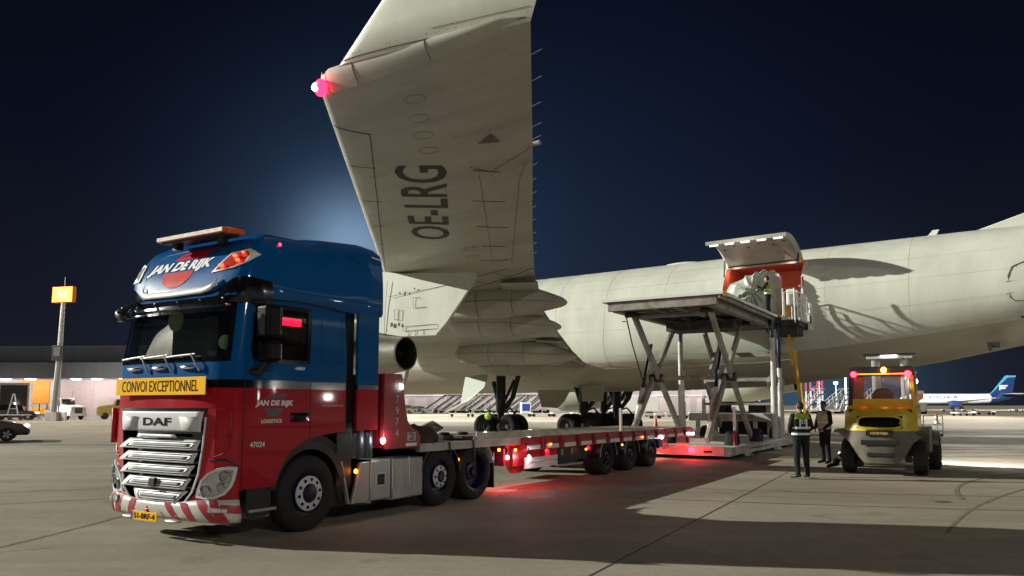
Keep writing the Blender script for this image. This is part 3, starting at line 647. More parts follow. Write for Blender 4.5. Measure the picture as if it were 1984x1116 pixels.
# wheels
def wheel(parent, c, sg, r=.51, w=.30, rimr=.29, style='front', name='wheel'):
    """c = centre of the outer face; sg +1: outer face looks to -y"""
    c = Vector(c); ax = Vector((0, -sg, 0))
    wh = bpy.data.objects.new(name, None); COL.objects.link(wh); wh.parent = parent; wh.location = c
    b = MB(); b.lathe([(rimr, -.02), (rimr+.03, 0), (r-.09, .004), (r-.035, -.012), (r-.012, -.035), (r, -.07), (r, -w+.07), (r-.03, -w), (rimr, -w)], (0,0,0), ax, 44)
    for k in (1, 2, 3): 
        t = -.07-(w-.14)*k/4; b.lathe([(r+.002, t-.006), (r+.004, t-.004), (r+.004, t+.004), (r+.002, t+.006)], (0,0,0), ax, 44, m=1)
    b.build('tyre', [m_rubber, m_blk], wh, smooth=40)
    b = MB()
    if style == 'front':
        b.lathe([(rimr, -.02), (rimr-.03, -.03), (rimr-.03, -.05), (.24, -.06), (.23, -.02), (.0001, -.02)], (0,0,0), ax, 36)
        b.build('rim', m_rim, wh)
        b = MB(); b.lathe([(.235, -.005), (.232, .012), (.13, .024), (.125, .0)], (0,0,0), ax, 32, closed=False); b.build('hub_ring', m_silver, wh, smooth=40)
        b = MB()
        for k in range(10):
            a = 2*math.pi*k/10+.15; b.disc(Vector((.185*math.cos(a), 0, .185*math.sin(a)))+ax*.014, ax, .024, 12, t=.010)
        b.each('nut_hole', m_gblk, wh)
        b = MB(); b.lathe([(.12, .0), (.115, .035), (.07, .05), (.0001, .052)], (0,0,0), ax, 24); b.build('hub_cap', m_rim, wh)
    else:
        dp = -.16 if style == 'deep' else -.08
        b.lathe([(rimr, -.02), (rimr-.02, -.03), (rimr-.035, dp), (.16, dp-.01), (.15, dp+.05), (.08, dp+.06), (.07, dp+.10), (.0001, dp+.10)], (0,0,0), ax, 36)
        b.build('rim', m_rim, wh)
        if style == 'pusher':
            b = MB(); b.lathe([(.185, dp+.05), (.18, dp+.07), (.10, dp+.085)], (0,0,0), ax, 28); b.build('hub_ring', m_silver, wh)
            b = MB()
            for k in range(8):
                a = 2*math.pi*k/8; b.disc(Vector((.145*math.cos(a), 0, .145*math.sin(a)))+ax*(dp+.066), ax, .02, 8, t=.02)
            b.each('nut_hole', m_gblk, wh)
    return wh
for sg in (1, -1):
    wheel(truck, (1.43, -sg*1.23, .51), sg, .515, .32, .30, 'front')
    wheel(truck, (4.42, -sg*1.23, .50), sg, .485, .28, .28, 'pusher')
    wheel(truck, (5.49, -sg*1.24, .505), sg, .50, .5, .335, 'deep')
    arch(sg, 4.42, .53, .56, 5, 172, .8, 1.24); 
    b = MB(); b.box(6.02, 6.06, min(-sg*.72, -sg*1.25), max(-sg*.72, -sg*1.25), .17, .82); b.build('mud_flap', m_blk, truck)
    b = MB(); b.grid(lambda a, v: (5.49+.55*math.cos(a), -sg*lerp(.72, 1.25, v), .52+.55*math.sin(a)), frange(R(-5), R(60), 8), [0, 1]); b.build('mudguard', m_steel, truck, thick=.02)
b = MB(); b.ell((2.32, -1.25, .74), (.035, .02, .035)); b.each('marker_lamp', e_orange, truck)
b = MB(); b.ell((4.96, -1.2, .74), (.03, .02, .04)); b.each('marker_lamp', e_orange, truck)
plamp('lamp', (2.32, -1.33, .74), .8, (1, .25, .03), truck)
b = MB(); b.ell((2.86, -1.29, 1.16), (.045, .03, .045)); b.build('work_lamp', e_white, truck)
plamp('lamp', (2.86, -1.38, 1.2), 2.0, (.9, .93, 1), truck)
# ================================================================== FLATBED TRAILER
trailer = thing('flatbed_trailer', 'long red flatbed trailer with chequered deck coupled behind the blue and red tractor unit', 'trailer', TO, TRZ)
m_rust = mat('worn_steel', (.20, .15, .11), .65, m=.3, scale=8, var=.5, dirt=.7, dirtc=(.09, .045, .025))
m_tred = mat('trailer_red', (.31, .012, .02), .38, coat=.4, var=.25, scale=4, dirt=.35, dirtc=(.08, .02, .02))
# headboard
side = [(2.90, 1.10), (2.90, 2.19), (3.32, 2.19), (3.36, 2.05), (3.40, 1.75), (3.48, 1.45), (3.60, 1.33), (3.74, 1.28), (3.80, 1.20), (3.80, 1.02), (2.95, 1.02)]
b = MB(); b.prism(side, 'y', -1.27, -1.19); b.prism(side, 'y', 1.19, 1.27); b.box(2.92, 3.0, -1.19, 1.19, 1.05, 2.185); b.box(3.0, 3.32, -1.19, 1.19, 2.15, 2.185)
hb = b.build('headboard', m_tred, trailer, bevel=.01)
for i, ch in enumerate('47974'): text('fleet_number', ch, planar((3.17, -1.273, 1.91-.175*i), (.075, 0, 0), (0, 0, .115)), MATS.get('grey_number') or mat('grey_number', (.52, .44, .45), .6), hb, bold=.0)
b = MB(); b.box(3.43, 3.70, -1.275, -1.270, 1.05, 1.10); b.each('reflective_strip', m_refl, hb)
b = MB(); b.box(3.46, 3.68, -1.2745, -1.2705, 1.13, 1.27, 0); st = b.build('sticker', mat('pale_sticker', (.45, .38, .36), .5, var=.4, scale=20), hb)
text('sticker_number', '2', planar((3.50, -1.276, 1.15), (.13, 0, 0), (0, 0, .11)), m_gdecal, st, bold=.02)
# deck
DZ = lambda x: 1.07-.004*(x-3.8)
DW = 1.27
b = MB(); b.grid(lambda u, v: (u, v, DZ(u)), frange(3.8, 17.55, 10), [-DW+.09, DW-.09]); b.grid(lambda u, v: (u, v, DZ(u)-.10), frange(3.8, 17.55, 10), [-DW, DW])
for x in (3.8, 17.55): b.grid(lambda u, v: (x, u, DZ(x)-.1*v), [-DW+.09, DW-.09], [0, 1])
def tread_mat():
    M = bpy.data.materials.new('chequered_deck'); M.use_nodes = True; t = M.node_tree; bb = t.nodes['Principled BSDF']; L = t.links.new
    co = t.nodes.new('ShaderNodeTexCoord'); mp = t.nodes.new('ShaderNodeMapping'); mp.inputs['Scale'].default_value = (3.4, 1.9, 1); L(co.outputs['Object'], mp.inputs[0])
    ck = t.nodes.new('ShaderNodeTexChecker'); ck.inputs['Scale'].default_value = 1.0; ck.inputs['Color1'].default_value = (.30, .265, .185, 1); ck.inputs['Color2'].default_value = (.035, .03, .022, 1); L(mp.outputs[0], ck.inputs[0])
    nz = t.nodes.new('ShaderNodeTexNoise'); nz.inputs['Scale'].default_value = 2.5; nz.inputs['Detail'].default_value = 6; L(co.outputs['Object'], nz.inputs[0])
    mx = t.nodes.new('ShaderNodeMix'); mx.data_type = 'RGBA'; mx.inputs[7].default_value = (.12, .09, .065, 1); ms_ = t.nodes.new('ShaderNodeMath'); ms_.operation = 'MULTIPLY'; ms_.inputs[1].default_value = .3; L(nz.outputs[0], ms_.inputs[0]); L(ms_.outputs[0], mx.inputs[0]); L(ck.outputs[0], mx.inputs[6]); L(mx.outputs[2], bb.inputs['Base Color'])
    bb.inputs['Roughness'].default_value = .45; bb.inputs['Metallic'].default_value = .3
    bp = t.nodes.new('ShaderNodeBump'); bp.inputs['Strength'].default_value = .6; L(ck.outputs[1], bp.inputs['Height']); L(bp.outputs[0], bb.inputs['Normal']); return M
b.build('deck', tread_mat(), trailer, smooth=0)
for sg in (1, -1):
    b = MB(); y0, y1 = sorted((-sg*(DW-.09), -sg*DW))
    b.add([(x, y, DZ(x)-dz) for x in (3.8, 7.0) for y in (y0, y1) for dz in (-.004, .13)], [(0,1,3,2), (4,6,7,5), (0,4,5,1), (2,3,7,6), (0,2,6,4), (1,5,7,3)])
    b.build('edge_rail', m_alu, trailer)
    b = MB(); b.add([(x, y, DZ(x)-dz) for x in (7.0, 17.6) for y in (y0, y1) for dz in (-.004, .27)], [(0,1,3,2), (4,6,7,5), (0,4,5,1), (2,3,7,6), (0,2,6,4), (1,5,7,3)])
    er = b.build('side_rail', m_tred, trailer)
    b = MB()
    xs = [7.1+.82*k for k in range(13)]
    for k, x in enumerate(xs[:-1]):
        y = -sg*(DW+.003); b.add([(x+.14, y, DZ(x)-.17), (x+.70, y, DZ(x)-.17), (x+.70, y, DZ(x)-.255), (x+.14, y, DZ(x)-.255)], [(0,1,2,3)])
    b.each('reflective_strip', m_refl, er)
    for x in xs:
        b = MB(); y0, y1 = sorted((-sg*DW, -sg*(DW+.05))); b.box(x-.055, x+.055, y0, y1, DZ(x)-.25, DZ(x)-.02); b.disc((x, -sg*(DW+.052), DZ(x)-.13), (0, -sg, 0), .032, 10, 1)
        b.build('stake_pocket', [m_tred, m_blk], trailer, bevel=.008)
    # main beam and lower frame
    b = MB(); y0, y1 = sorted((-sg*.55, -sg*.45)); b.prism([(3.9, .93), (17.4, .90), (17.4, .70), (9.6, .50), (6.9, .46), (6.5, .86), (3.9, .88)], 'y', y0, y1); b.build('main_beam', m_tred, trailer)
b = MB()
for k in range(16):
    x = 6.6+.7*k; b.box(x-.04, x+.04, -1.18, 1.18, .86, .93)
b.each('cross_member', m_tred, trailer)
b = MB(); b.box(6.55, 6.62, -1.15, -.5, .52, .86); b.box(6.95, 7.75, -1.12, -1.06, .48, .84); b.prism([(6.6, .86), (7.5, .86), (7.4, .34), (7.05, .34), (6.9, .5)], 'y', -1.05, -.98)
b.box(7.9, 7.98, -1.15, -1.05, .45, .86); b.box(8.4, 8.48, -1.15, -1.05, .45, .86); b.each('side_frame', m_tred, trailer)
b = MB()
for z in (.42, .535): b.box(7.22, 8.60, -1.25, -1.215, z, z+.105)
b.each('side_guard', m_white, trailer, bevel=.006)
b = MB(); b.bar((8.6, -1.2, .40), (9.9, -1.2, .38), .04, .05); b.each('side_guard', m_steel, trailer)
b = MB(); b.box(8.75, 9.75, -1.15, -.62, .42, .82); b.box(9.80, 10.35, -1.12, -.6, .45, .80); tb = b.build('tool_box', mat('dark_tool_box', (.022, .026, .034), .5, var=.3), trailer, bevel=.015)
b = MB()
for x in (8.98, 9.45): b.box(x-.03, x+.03, -1.17, -1.15, .60, .74)
b.each('latch', m_steel, tb)
b = MB(); b.box(9.0, 10.2, .6, 1.15, .42, .82); b.build('tool_box', MATS['dark_tool_box'], trailer, bevel=.015)
AXX = (11.25, 12.75, 14.25)
for x in AXX:
    for sg in (1, -1):
        w_ = wheel(trailer, (x, -sg*1.23, .42), sg, .42, .5, .24, 'deep2')
        b = MB(); b.grid(lambda a, v: (x+.50*math.cos(a), -sg*lerp(.74, 1.26, v), .42+.49*math.sin(a)), frange(R(8), R(172), 12), [0, 1]); b.build('mudguard', m_blk, trailer, thick=.015)
        b = MB(); b.tube([(x+.505*math.cos(a), -sg*1.265, .42+.495*math.sin(a)) for a in frange(R(5), R(175), 12)], .014, 6); b.build('mudguard_edge', m_steel, trailer)
    b = MB(); b.bar((x, -1.0, .42), (x, 1.0, .42), .12, .12); b.build('axle', m_blk, trailer)
# rear end
b = MB(); b.box(17.3, 17.58, -1.25, 1.25, .70, .80); b.box(15.4, 17.3, -1.1, -.6, .62, .74); b.box(15.0, 15.6, -1.2, -.6, .5, .8); b.each('rear_frame', m_tred, trailer, bevel=.01)
b = MB(); b.box(16.3, 17.2, -1.22, -.7, .55, .82); b.box(17.5, 17.62, -1.2, -.7, .50, .70); b.box(17.5, 17.62, .7, 1.2, .50, .70); b.each('rear_box', m_blk, trailer, bevel=.015)
b = MB(); b.bar((15.2, -1.2, .44), (17.4, -1.2, .50), .03, .03); b.bar((15.2, -1.2, .44), (15.2, -1.2, .7), .03, .03); b.each('rear_guard', m_steel, trailer)
# marker lamps and work lamps
for x, z, mt, r_ in ((6.15, .86, e_orange, .03), (6.75, .83, e_orange, .03), (9.9, .69, e_orange, .028), (12.0, .70, e_orange, .026), (13.4, .85, e_orange, .02), (8.2, .88, e_orange, .02)):
    b = MB(); b.ell((x, -1.30, z), (r_*1.4, .02, r_)); b.each('marker_lamp', mt, trailer)
for x, z, en in ((6.45, .70, 2.2), (7.28, .66, 2.2), (14.85, .78, 1.6), (17.66, .80, 2)):
    b = MB(); b.ell((x, -1.30, z), (.04, .03, .04)); b.box(x-.01, x+.01, -1.29, -1.26, z, z+.18, 1); b.build('work_lamp', [e_white, m_blk], trailer)
    plamp('lamp', (x+.0, -1.40, z), en, (.85, .88, 1), trailer)
for x, e_ in ((6.8, 26), (8.0, 22), (10.8, 6), (15.6, 14)):
    plamp('lamp', (x, -.85, .72), e_, (1, .02, .035), trailer, .05)
b = MB(); b.ell((6.8, -.85, .78), (.05, .03, .04)); b.ell((8.0, -.85, .78), (.05, .03, .04)); b.each('marker_lamp', e_red, trailer)
plamp('lamp', (7.0, -1.35, .66), 7, (1, .01, .03), trailer, .04)
# stake posts and things lying on the deck
b = MB(); b.box(5.55, 5.58, -1.20, -1.17, 1.05, 1.22); b.build('deck_pin', m_steel, trailer)
b = MB(); b.box(12.38, 12.45, -1.12, -1.06, 1.0, 1.62); b.build('stake_post', mat('pink_white_post', (.6, .5, .5), .5), trailer)
m_tarp = mat('brown_tarp', (.055, .035, .032), .8, scale=7, var=.6, dirt=.5, dirtc=(.12, .03, .03))
def lump(name, label, cat, c, r, seed, m, n=24, k=12, rz=0, sq=.6, amp=.25):
    rnd = random.Random(seed); ph = [rnd.uniform(0, 6.3) for _ in range(8)]
    b = MB(); vs = []
    for i in range(k+1):
        th = math.pi/2*i/k
        for j in range(n):
            p = 2*math.pi*j/n; rr = 1+amp*(math.sin(3*p+ph[0]+2*th)*.5+math.sin(5*p+ph[1])*.3+math.sin(9*p+ph[2]+3*th)*.25)
            zz = math.sin(th)**sq*(1+amp*.7*math.sin(4*p+ph[3]+5*th)*math.cos(th)+amp*.5*math.sin(2*p+ph[5]))
            vs.append((c[0]+r[0]*rr*math.cos(th)*math.cos(p), c[1]+r[1]*rr*math.cos(th)*math.sin(p), c[2]+r[2]*zz))
    b.add(vs, [(i*n+j, i*n+(j+1) % n, (i+1)*n+(j+1) % n, (i+1)*n+j) for i in range(k) for j in range(n)])
    o = b.build(name, m, None, smooth=60); o.location = TO; o.rotation_euler = (0, 0, TRZ); return tag(o, label, cat)
lump('tarpaulin_heap', 'crumpled dark brown tarpaulin heaped on the front of the trailer deck behind the headboard', 'tarpaulin', (4.15, -.85, 1.05), (.48, .38, .30), 3, m_tarp)
t_ = MB(); t_.add([(4.42, -1.0, 1.16), (4.86, -.95, 1.30), (4.86, -.7, 1.42), (4.45, -.7, 1.32), (4.25, -.9, 1.30)], [(0, 1, 2, 3, 4)])
o = t_.build('folded_sheet', mat('stiff_brown_sheet', (.20, .16, .14), .7, var=.3), None, thick=.02); o.location = TO; o.rotation_euler = (0, 0, TRZ); tag(o, 'stiff pale brown folded sheet sticking out of the tarpaulin heap', 'sheet')
for i, (x, y, w_, l_) in enumerate(((5.0, -.75, .30, .22), (5.35, -.9, .34, .26))):
    b = MB(); b.box(x, x+w_, y-l_/2, y+l_/2, DZ(x), DZ(x)+(.10 if i == 0 else .065)); b.lathe([(.05, 0), (.11, .01), (.11, .05), (.05, .06)], (x+w_*.5, y, DZ(x)+.09), (0, 0, 1), 14, closed=True)
    o = b.build('strap_roll', m_blk, None, bevel=.02); o.location = TO; o.rotation_euler = (0, 0, TRZ)
    tag(o, ['small rolled black lashing strap on a block, nearer the brown tarpaulin heap', 'flat black rolled lashing strap, farther from the brown tarpaulin heap'][i], 'strap')
b = MB()
for dx in (0, .28): b.tube([(4.55+dx*2.6, -.95+dx*.3, 1.07), (4.60+dx*2.6, -1.28, 1.06), (4.58+dx*2.6, -1.30, .95), (4.62+dx*2.6, -1.29, .85-dx)], .018, 6)
o = b.build('lashing_strap', m_blk, None); o.location = TO; o.rotation_euler = (0, 0, TRZ); tag(o, 'black lashing straps hanging over the aluminium edge of the trailer deck', 'strap')

# ================================================================== HIGH CARGO LOADER
LO = TO+Vector((.5204*17.85, .8539*17.85, 0))
loader = thing('cargo_loader', 'tall white scissor lift cargo loader raised to the open cargo door of the freighter', 'cargo loader', LO, TRZ)
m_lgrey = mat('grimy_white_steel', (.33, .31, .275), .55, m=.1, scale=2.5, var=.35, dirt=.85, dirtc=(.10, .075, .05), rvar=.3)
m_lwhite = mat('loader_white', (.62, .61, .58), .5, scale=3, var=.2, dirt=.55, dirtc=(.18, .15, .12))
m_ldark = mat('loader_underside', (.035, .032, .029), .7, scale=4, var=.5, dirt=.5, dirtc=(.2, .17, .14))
m_dark2 = mat('machine_black', (.02, .02, .02), .6)
m_lyel = mat('loader_yellow', (.75, .40, .03), .5, var=.2)
m_lblue = mat('chrome_piston', (.30, .38, .62), .12, m=1, var=.2)
Z1 = 5.30
def cyl(b, p, q, r, m=0, n=14): return b.tube([p, q], r, n, m)
# main platform
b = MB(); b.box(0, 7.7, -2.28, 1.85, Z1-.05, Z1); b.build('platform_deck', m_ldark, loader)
b = MB()
b.box(-.04, 0, -2.34, 1.90, Z1-.07, Z1+.03); b.box(0, 7.7, -2.34, -2.28, Z1-.07, Z1+.03); b.box(0, 7.7, 1.85, 1.91, Z1-.07, Z1+.03); b.each('platform_edge', m_white, loader, bevel=.008)
b = MB(); b.box(.0, 7.7, -2.24, -2.16, Z1-.2, Z1-.06); b.box(.3, 7.7, -1.62, -1.54, Z1-.3, Z1-.06); b.box(.15, 7.5, -2.0, -1.75, Z1-.42, Z1-.05); b.box(.15, 7.5, 1.3, 1.55, Z1-.42, Z1-.05); b.box(.05, .25, -2.1, 1.7, Z1-.38, Z1-.05)
b.box(7.3, 7.5, -2.0, 1.5, Z1-.5, Z1-.05)
for k in range(7): b.box(.9+k*.95, 1.0+k*.95, -1.75, 1.3, Z1-.26, Z1-.05)
b.box(.3, 7.3, -.5, -.35, Z1-.3, Z1-.06); b.box(.3, 7.3, .3, .42, Z1-.3, Z1-.06); b.each('platform_frame', m_lgrey, loader, bevel=.01)
b = MB(); cyl(b, (.6, .9, Z1-.48), (3.2, .3, Z1-.52), .07); cyl(b, (1.2, -1.2, Z1-.45), (5, -1.2, Z1-.5), .05); cyl(b, (2.0, .0, Z1-.4), (6.5, .0, Z1-.42), .05); b.box(4.2, 5.6, -1.5, 1.1, Z1-.75, Z1-.4); b.each('hydraulics', m_ldark, loader)
b = MB(); b.box(-.02, .35, -2.36, -2.33, Z1-.13, Z1-.02); b.build('yellow_patch', m_lyel, loader)
# scissors
ZB = .55; ZT = Z1-.45
for y in (-1.55, 1.15):
    yy = y
    for k, (x0, z0, x1, z1, dy) in enumerate(((1.0, ZB, 3.1, (ZB+ZT)/2, .10), (3.1, (ZB+ZT)/2, 1.0, ZT, .10), (5.4, ZB, 3.1+.2, (ZB+ZT)/2, -.10), (3.1, (ZB+ZT)/2, 5.4, ZT, -.10))):
        pass
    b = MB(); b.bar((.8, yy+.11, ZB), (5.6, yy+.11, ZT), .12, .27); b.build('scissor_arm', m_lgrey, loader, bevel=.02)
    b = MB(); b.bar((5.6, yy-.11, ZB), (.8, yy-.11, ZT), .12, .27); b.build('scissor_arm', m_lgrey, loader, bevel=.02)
    b = MB(); cyl(b, (3.2, yy-.25, (ZB+ZT)/2), (3.2, yy+.25, (ZB+ZT)/2), .16); cyl(b, (.8, yy-.2, ZT), (.8, yy+.2, ZT), .1); cyl(b, (5.6, yy-.2, ZT), (5.6, yy+.2, ZT), .1); b.each('pivot_pin', m_ldark, loader)
    b = MB(); cyl(b, (1.6, yy+.3, ZB), (2.55, yy+.3, 2.3), .10); b.tube([(2.55, yy+.3, 2.3), (3.5, yy+.3, 4.0)], .06, 10, 1); b.build('lift_cylinder', [m_lwhite, m_lblue], loader)
b = MB(); b.bar((3.2, -1.5, (ZB+ZT)/2), (3.2, 1.1, (ZB+ZT)/2), .16, .16); b.bar((.8, -1.5, ZT-.1), (.8, 1.1, ZT-.1), .12, .12); b.bar((1.0, -1.5, ZB), (1.0, 1.1, ZB), .12, .12); b.each('cross_tube', m_lgrey, loader)
b = MB(); b.tube([(.9, 1.4, ZT+.1), (1.6, 1.45, 3.9), (2.5, 1.45, 2.7), (2.9, 1.4, 2.3)], .025, 6); b.tube([(1.0, 1.55, ZT-.2), (1.4, 1.6, ZT-.15)], .02, 6); b.build('hydraulic_hose', m_blk, loader)
# bridge scissor behind
for y in (-2.0, .6):
    b = MB(); b.bar((7.9, y, .8), (9.9, y, 2.75), .12, .32); b.bar((9.9, y+.13, .8), (7.9, y+.13, 2.75), .12, .32); b.bar((7.9, y, 2.75), (9.9, y, Z1-.5), .12, .32); b.bar((9.9, y+.13, 2.75), (7.9, y+.13, Z1-.5), .12, .32); b.build('scissor_arm', m_lgrey, loader, bevel=.02)
b = MB()
for z in (2.75,): 
    for x in (7.9, 9.9): b.bar((x, -2.05, z), (x, .8, z), .14, .14)
b.bar((7.9, -2.05, 1.75), (7.9, .8, 1.75), .1, .1); b.bar((9.9, -2.0, 3.9), (9.9, .7, 3.9), .16, .2); b.each('cross_tube', m_lgrey, loader)
# guide posts
for x, y in ((7.62, -2.12), (7.62, 1.72), (8.0, -2.28), (8.0, 1.80)):
    big = x < 7.8
    b = MB(); cyl(b, (x, y, .35), (x, y, 2.45 if big else 1.9), .13, 0); cyl(b, (x, y, 2.45 if big else 1.9), (x, y, Z1-.9 if big else 3.2), .10, 0); cyl(b, (x, y, 2.5), (x, y, Z1-.08), .075, 1); b.build('guide_post', [m_lwhite, m_lblue], loader)
# bridge platform, control stand, railings
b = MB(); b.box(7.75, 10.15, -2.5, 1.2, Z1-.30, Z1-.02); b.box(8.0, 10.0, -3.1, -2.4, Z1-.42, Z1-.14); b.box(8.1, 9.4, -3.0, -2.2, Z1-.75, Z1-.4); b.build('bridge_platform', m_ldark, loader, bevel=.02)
b = MB(); b.box(7.72, 10.2, -2.54, -2.48, Z1-.16, Z1+.02); b.box(7.95, 10.1, -3.16, -3.08, Z1-.2, Z1-.08); b.each('platform_edge', m_lwhite, loader)
b = MB()
def rail(pts, r=.03): b.tube(pts, r, 8)
for x in (8.0, 8.7, 9.4, 10.05): rail([(x, -3.08, Z1-.15), (x, -3.08, Z1+.98)])
rail([(8.0, -3.08, Z1+.98), (10.05, -3.08, Z1+.98)]); rail([(8.0, -3.08, Z1+.5), (10.05, -3.08, Z1+.5)])
rail([(10.05, -3.08, Z1+.98), (10.05, -2.5, Z1+.98), (10.05, -2.5, Z1)]); rail([(8.0, -3.08, Z1+.98), (8.0, -2.55, Z1+.98), (8.0, -2.55, Z1)])
rail([(9.2, -2.5, Z1), (9.2, -2.5, Z1+1.15), (9.8, -2.5, Z1+1.15), (9.8, -2.5, Z1)], .025)
rail([(7.8, -2.55, Z1), (7.8, -2.55, Z1+1.1), (7.8, -3.0, Z1+1.1), (7.8, -3.0, Z1-.3)]); rail([(8.35, -3.1, Z1+1.25), (9.0, -3.1, Z1+1.25)]); rail([(9.9, -3.2, Z1-.4), (9.9, -3.2, Z1+.7), (10.3, -3.2, Z1+.7), (10.3, -3.2, Z1-.4)], .04); rail([(8.0, -3.08, Z1+.25), (10.05, -3.08, Z1+.25)], .02)
b.build('railing', m_white, loader)
b = MB(); b.box(8.1, 8.7, -3.0, -2.62, Z1+.45, Z1+1.12); b.build('control_stand', m_white, loader, bevel=.06, seg=3)
b = MB(); b.box(8.9, 9.25, -3.0, -2.7, Z1-.1, Z1+.85); b.build('control_cabinet', m_lwhite, loader, bevel=.03)
b = MB(); b.tube([(9.05, -3.1, Z1), (9.05, -3.1, Z1+1.75)], .045, 8); b.tube([(9.05, -3.1, Z1+1.3), (9.05, -3.1, Z1+1.72)], .052, 8, 1); b.build('barrier_post', [m_white, m_hred], loader)
b = MB(); b.box(8.75, 8.98, -2.6, -2.45, Z1+.05, Z1+.8); b.build('hoist_chain_box', m_lyel, loader, bevel=.02)
b = MB(); b.box(9.5, 10.0, -3.25, -3.18, Z1-.45, Z1+.25); b.box(9.58, 9.92, -3.26, -3.245, Z1-.2, Z1+.15, 1); b.build('end_panel', [m_white, m_blk], loader)
b = MB()
for k, (a_, c_, y) in enumerate(((Z1-.3, 3.3, -2.62), (3.9, 2.0, -2.85), (2.6, 1.1, -3.05))):
    for x in (8.20, 8.48): b.bar((x, y, a_), (x, y-.10, c_), .05, .06)
    n_ = int((a_-c_)/.3)
    for i in range(n_): z = a_-.15-.3*i; b.bar((8.20, y-.1*(a_-z)/(a_-c_), z), (8.48, y-.1*(a_-z)/(a_-c_), z), .03, .03)
b.build('ladder', m_lyel, loader)
# base
b = MB(); b.box(-.1, 10.4, -2.42, -2.22, .10, .38); b.box(.2, 10.4, 1.5, 1.7, .10, .38); b.box(-.15, .35, -2.35, 1.7, .14, .34); b.box(.3, 10.3, -2.2, 1.5, .24, .33); b.each('base_frame', m_lwhite, loader, bevel=.02)
b = MB()
for k in range(26): b.box(2.2+k*.13, 2.2+k*.13+random.uniform(.03, .08), -2.425, -2.421, .22, .22+random.uniform(.03, .07))
b.build('stencil_marks', m_text, loader)
for x in (1.9, 6.2):
    b = MB(); b.box(x-.15, x+.2, -2.55, -2.40, .03, .32); cyl(b, (x, -2.5, .02), (x, -2.5, .1), .16); b.each('outrigger', m_lwhite, loader, bevel=.02)
b = MB(); b.box(-.22, -.15, -2.3, 1.7, .12, .42); b.build('rear_bumper', m_lwhite, loader, bevel=.01)
b = MB(); b.box(-.26, -.22, -1.35, -1.15, .20, .36); b.each('marker_lamp', e_red, loader, bevel=.01)
plamp('lamp', (-.6, -1.4, .4), 26, (1, .02, .03), loader, .05); plamp('lamp', (-.6, .1, .5), 26, (1, .02, .03), loader, .05)
b = MB(); b.box(-.24, -.22, -1.9, -1.65, .22, .28); b.build('buffer', m_blk, loader)
for x, y in ((2.6, -1.7), (6.0, -1.7), (6.0, 1.1), (9.2, -1.7), (9.2, 1.1), (2.6, 1.1)): wheel(loader, (x, y-.25 if y < 0 else y+.25, .42), 1 if y < 0 else -1, .40, .35, .22, 'deep2')
# engine bay body at the far end
b = MB(); b.box(10.0, 10.2, -1.75, 2.2, 1.0, 1.34); b.build('cross_beam', m_lwhite, loader, bevel=.02)
b = MB()
for y in (-1.35, -.75, .1, 1.0, 1.8): b.box(10.02, 10.14, y-.09, y+.09, .35, 1.0)
for y in (-1.55, 1.5): b.box(9.98, 10.10, y-.07, y+.07, 1.34, 2.15)
b.each('beam_leg', m_lwhite, loader, bevel=.01)
b = MB(); b.box(10.2, 11.0, -1.2, 1.3, 1.36, 1.86); b.build('power_unit', m_gblk, loader, bevel=.03)
b = MB(); b.box(10.16, 10.199, -.45, .28, 1.42, 1.76); b.build('service_panel', m_white, loader, bevel=.01)
b = MB(); b.box(10.25, 11.0, -1.3, .9, .42, .98); b.box(10.18, 10.24, -.35, .25, .5, .92, 1); b.build('engine_block', [m_dark2, MATS['dark_tool_box']], loader, bevel=.03)
text('loader_number', 'CTC 1815', planar((9.99, .25, 1.12), (0, -1.0, 0), (0, 0, .15)), m_decal, loader, bold=.01)
b = MB(); b.tube([(1.55, -2.15, .35), (1.55, -2.15, 1.65)], .05, 8); b.tube([(1.55, -2.15, .36), (1.55, -2.15, .85)], .056, 8, 1); b.build('barrier_post', [m_white, m_hred], loader)
b = MB(); b.box(10.4, 10.8, -2.7, -2.4, .05, .95); b.build('blue_box', mat('navy_box', (.02, .03, .09), .5), loader, bevel=.02)
# ================================================================== FREIGHTER
PO = Vector((1.3, 44.5, 0)); PRZ = math.atan2(-.5774, .8165)
plane = thing('freighter_aircraft', 'huge plain white freighter aircraft with one wing overhead and its side cargo door open', 'aircraft', PO, PRZ)
# local frame: x aft, y = minus the distance outboard on the left side, z up
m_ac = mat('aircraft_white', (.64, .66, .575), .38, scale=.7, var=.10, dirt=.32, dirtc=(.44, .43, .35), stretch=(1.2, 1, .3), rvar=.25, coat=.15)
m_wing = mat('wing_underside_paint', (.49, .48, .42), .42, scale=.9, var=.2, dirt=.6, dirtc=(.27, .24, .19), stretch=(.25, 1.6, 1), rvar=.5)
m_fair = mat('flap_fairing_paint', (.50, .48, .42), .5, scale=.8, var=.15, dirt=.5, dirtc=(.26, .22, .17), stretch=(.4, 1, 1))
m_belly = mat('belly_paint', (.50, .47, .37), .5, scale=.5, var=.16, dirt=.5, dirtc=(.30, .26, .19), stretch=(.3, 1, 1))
m_seam = mat('panel_gap', (.06, .055, .045), .7, var=.3)
m_wseam = mat('wing_joint', (.13, .12, .10), .7, var=.3)
m_fseam = mat('hull_joint', (.52, .535, .46), .6, var=.3)
m_eng = mat('exhaust_metal', (.42, .40, .35), .34, m=.85, scale=2, var=.3, stretch=(.3, 1, 1))
m_dark = mat('deep_black', (.006, .006, .006), .7)
